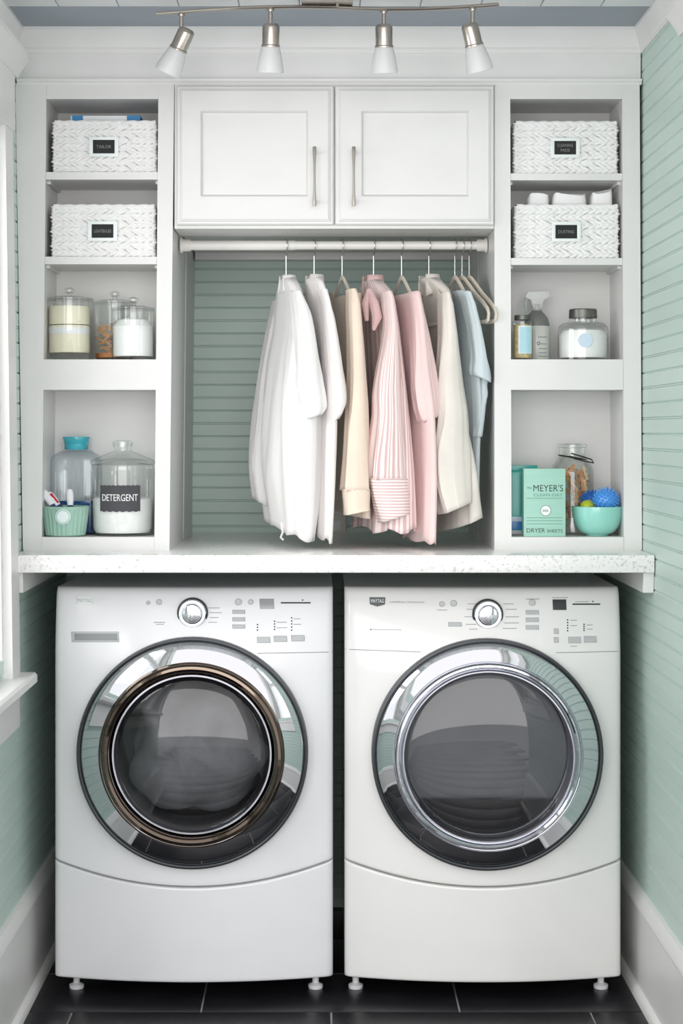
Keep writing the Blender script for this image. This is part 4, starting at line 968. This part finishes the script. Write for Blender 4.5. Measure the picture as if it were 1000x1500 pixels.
# teal packet
ZR4 = ZS4
pk = thing('detergent_packet', (PX(766, .1), .1, ZR4), 'teal and blue packet behind the mint dryer-sheet carton', 'packet')
yt = .085
def soft(x0, x1, y0, y1, Ya, Yb, name, m, par, bev=.006): return MB().box(PX(x0, Ya), PX(x1, Ya), Ya, Yb, PZ(y1, Ya), PZ(y0, Ya), bev).build(name, m, par)
zbt = VY + (EYE - ZR4) * sc(yt)
soft(743, 785, 690, zbt, yt, yt + .055, 'packet_body', 'teal', pk)
soft(742.5, 787, 681.5, 690, yt + .018, yt + .036, 'top_seal', 'teal', pk, .001)
soft(742.8, 766, 757, 764, yt - .0012, yt + .02, 'pale_stripe', 'silverband', pk, .0004); soft(742.8, 766, 764, 776, yt - .0012, yt + .02, 'blue_stripe', 'royal', pk, .0004); soft(742.8, 766, 777, zbt - .3, yt - .0012, yt + .02, 'base_stripe', 'gray', pk, .0004)
# carton
yc = .012
zbt = VY + (EYE - ZR4) * sc(yc)
bc = thing('dryer_sheet_carton', (PX(797.5, yc), yc + .02, ZR4), 'mint green dryer-sheet carton standing at the front of the lower shelf', 'carton')
soft(767, 828, 686.5, zbt, yc, yc + .045, 'carton_body', 'carton', bc, .0008)
def ptext(t, x0, x1, y0, y1, m): text(t, PX((x0 + x1) / 2, yc), PZ((y0 + y1) / 2, yc), yc - .0002, (x1 - x0) / sc(yc), (y1 - y0) / sc(yc), bc, m, depth=.0002)
ptext('MRS.', 771.5, 779, 713, 716.5, 'cartonfaint'); ptext("MEYER'S", 781, 824.5, 710, 719.8, 'cartontext'); ptext('CLEAN DAY', 781, 824, 723, 727, 'cartonfaint')
ptext('DRYER', 771, 798, 774, 780, 'cartontext'); ptext('SHEETS', 801, 823.5, 775.5, 780, 'cartontext')
xc_, zc_ = PX(799, yc), PZ(748, yc); rr = 7 / sc(yc)
sl = MB().lathe([(0, -.0006), (rr, -.0005), (rr, .001)], (xc_, yc, zc_), 'y', 32).build('round_seal', 'plate', bc); MB().lathe([(rr, .001), (rr * 1.02, -.0008), (rr * 1.13, -.0008), (rr * 1.15, .001)], (xc_, yc, zc_), 'y', 32).build('seal_ring', 'midgray', sl)
text('BASIL', xc_, zc_, yc - .0007, rr * 1.2, rr * .5, sl, 'cartontext', depth=.0002)
b = MB()
for yy in (729.5, 758, 762.5, 767): b.box(PX(771, yc), PX(824, yc), yc - .0003, yc + .001, PZ(yy + .7, yc), PZ(yy, yc))
b.build('printed_lines', 'cartonfaint', bc)
# clamp jar of clothespins
yz = .145; xz = PX(838, yz); rz = 31 / sc(yz); zb_ = ZR4
cj = thing('clamp_jar', (xz, yz, ZR4), 'tall clamp-lid glass jar full of wooden clothespins behind the bowl', 'jar')
hs = PZ(684, yz) - ZR4; hn = PZ(668, yz) - ZR4; ht = PZ(650, yz) - ZR4
L([(0, 0), (rz * .92, 0), (rz, .006), (rz, hs - .012), (rz * .93, hs), (rz * .66, hn - .004), (rz * .6, hn), (rz * .6, ht - .008), (rz * .56, ht - .008)], xz, yz, ZR4, 'jar_body', 'glass', cj, 48)
L([(0, ht), (rz * .62, ht), (rz * .68, ht - .003), (rz * .68, ht - .008), (rz * .6, ht - .010), (0, ht - .012)], xz, yz, ZR4, 'lid', 'glass', cj, 40)
cl = MB(); rn = rz * .66
loop = [(xz + rn * math.cos(a), yz + rn * math.sin(a), PZ(670, yz) + .006 * -math.cos(a)) for a in [2 * PI * i / 28 for i in range(29)]]
cl.tube(loop, .0017, 6, False)
cl.tube([P(834, 668, yz - rn), P(842, 672, yz - rn - .004), P(858, 676, yz - rn - .003), P(869, 678, yz - rn), P(866, 673, yz - rn + .01), P(850, 668, yz - rn), P(836, 664, yz - rn)], .0017, 6)
cl.build('wire_clamp', 'steel', cj)
rd = random.Random(11)
for i in range(40):
    a = rd.uniform(0, 2 * PI); rr = rz * (.3 + .42 * rd.random()); tl_ = rd.uniform(-.9, .9); ta = rd.uniform(0, 2 * PI)
    c = Vector((xz + rr * math.cos(a), yz + rr * math.sin(a) - .004, ZR4 + .03 + (hs - .038) * (i / 39)))
    d = Vector((math.sin(tl_) * math.cos(ta), .4 * math.sin(tl_) * math.sin(ta), math.cos(tl_))).normalized() * .030
    pin(c - d * .6, c + d * .6, .006, 'wooden clothespin in the tall clamp-lid jar', 'clothespins in the clamp jar', ('wood', 'wood', 'wood2', 'wood', 'terracotta')[i % 5])
# bowl and dryer balls
yw = .062; xw = PX(874.5, yw); rw = 37.2 / sc(yw); hw_ = PZ(741.5, yw) - ZR4
b = MB(); prof = [(0, 0), (rw * .43, 0), (rw * .46, .004)]
for k in range(1, 13):
    t = k / 12; prof.append((rw * (.46 + .54 * math.sin(t * PI / 2)), .004 + (hw_ - .006) * (1 - math.cos(t * PI / 2))))
prof += [(rw, hw_), (rw * .97, hw_), (rw * .9, hw_ * .62), (rw * .62, hw_ * .25), (rw * .3, .012), (0, .010)]
tag(b.lathe(prof, (xw, yw, ZR4), 'z', 56).build('bowl', 'bowl'), 'turquoise ceramic bowl holding dryer balls', 'bowl')
def ball(px_, py, r_px, Y, m, label, n=130, sl=.17, body=.78):
    c = P(px_, py, Y); R = r_px / sc(Y); rt_ = thing('dryer_ball', (c.x, c.y, c.z - R), label, 'dryer ball', 'spiky dryer balls in the bowl')
    rb = R * body; prof = [(rb * math.sin(PI * i / 14), -rb * math.cos(PI * i / 14)) for i in range(15)]
    MB().lathe(prof, c, 'z', 28).build('ball_core', m, rt_)
    b = MB()
    for i in range(n):
        z = 1 - 2 * (i + .5) / n; ph = i * PI * (3 - math.sqrt(5)); q = math.sqrt(1 - z * z); d = Vector((q * math.cos(ph), q * math.sin(ph), z))
        b.tube([c + d * (rb * .97), c + d * (R * .95), c + d * R], [R * .075, R * .05, R * .02], 6)
    tag(b.build('spikes', m, rt_), kind='stuff')
ball(887, 733, 20.5, .045, 'blueball', 'large bright blue spiky dryer ball at the front of the bowl')
ball(866, 733.5, 17, .092, 'blueball_d', 'darker blue spiky dryer ball at the back of the bowl')
ball(860, 743, 11.5, .047, 'lime', 'small lime green dryer ball low in the bowl', 60, .1, .92)
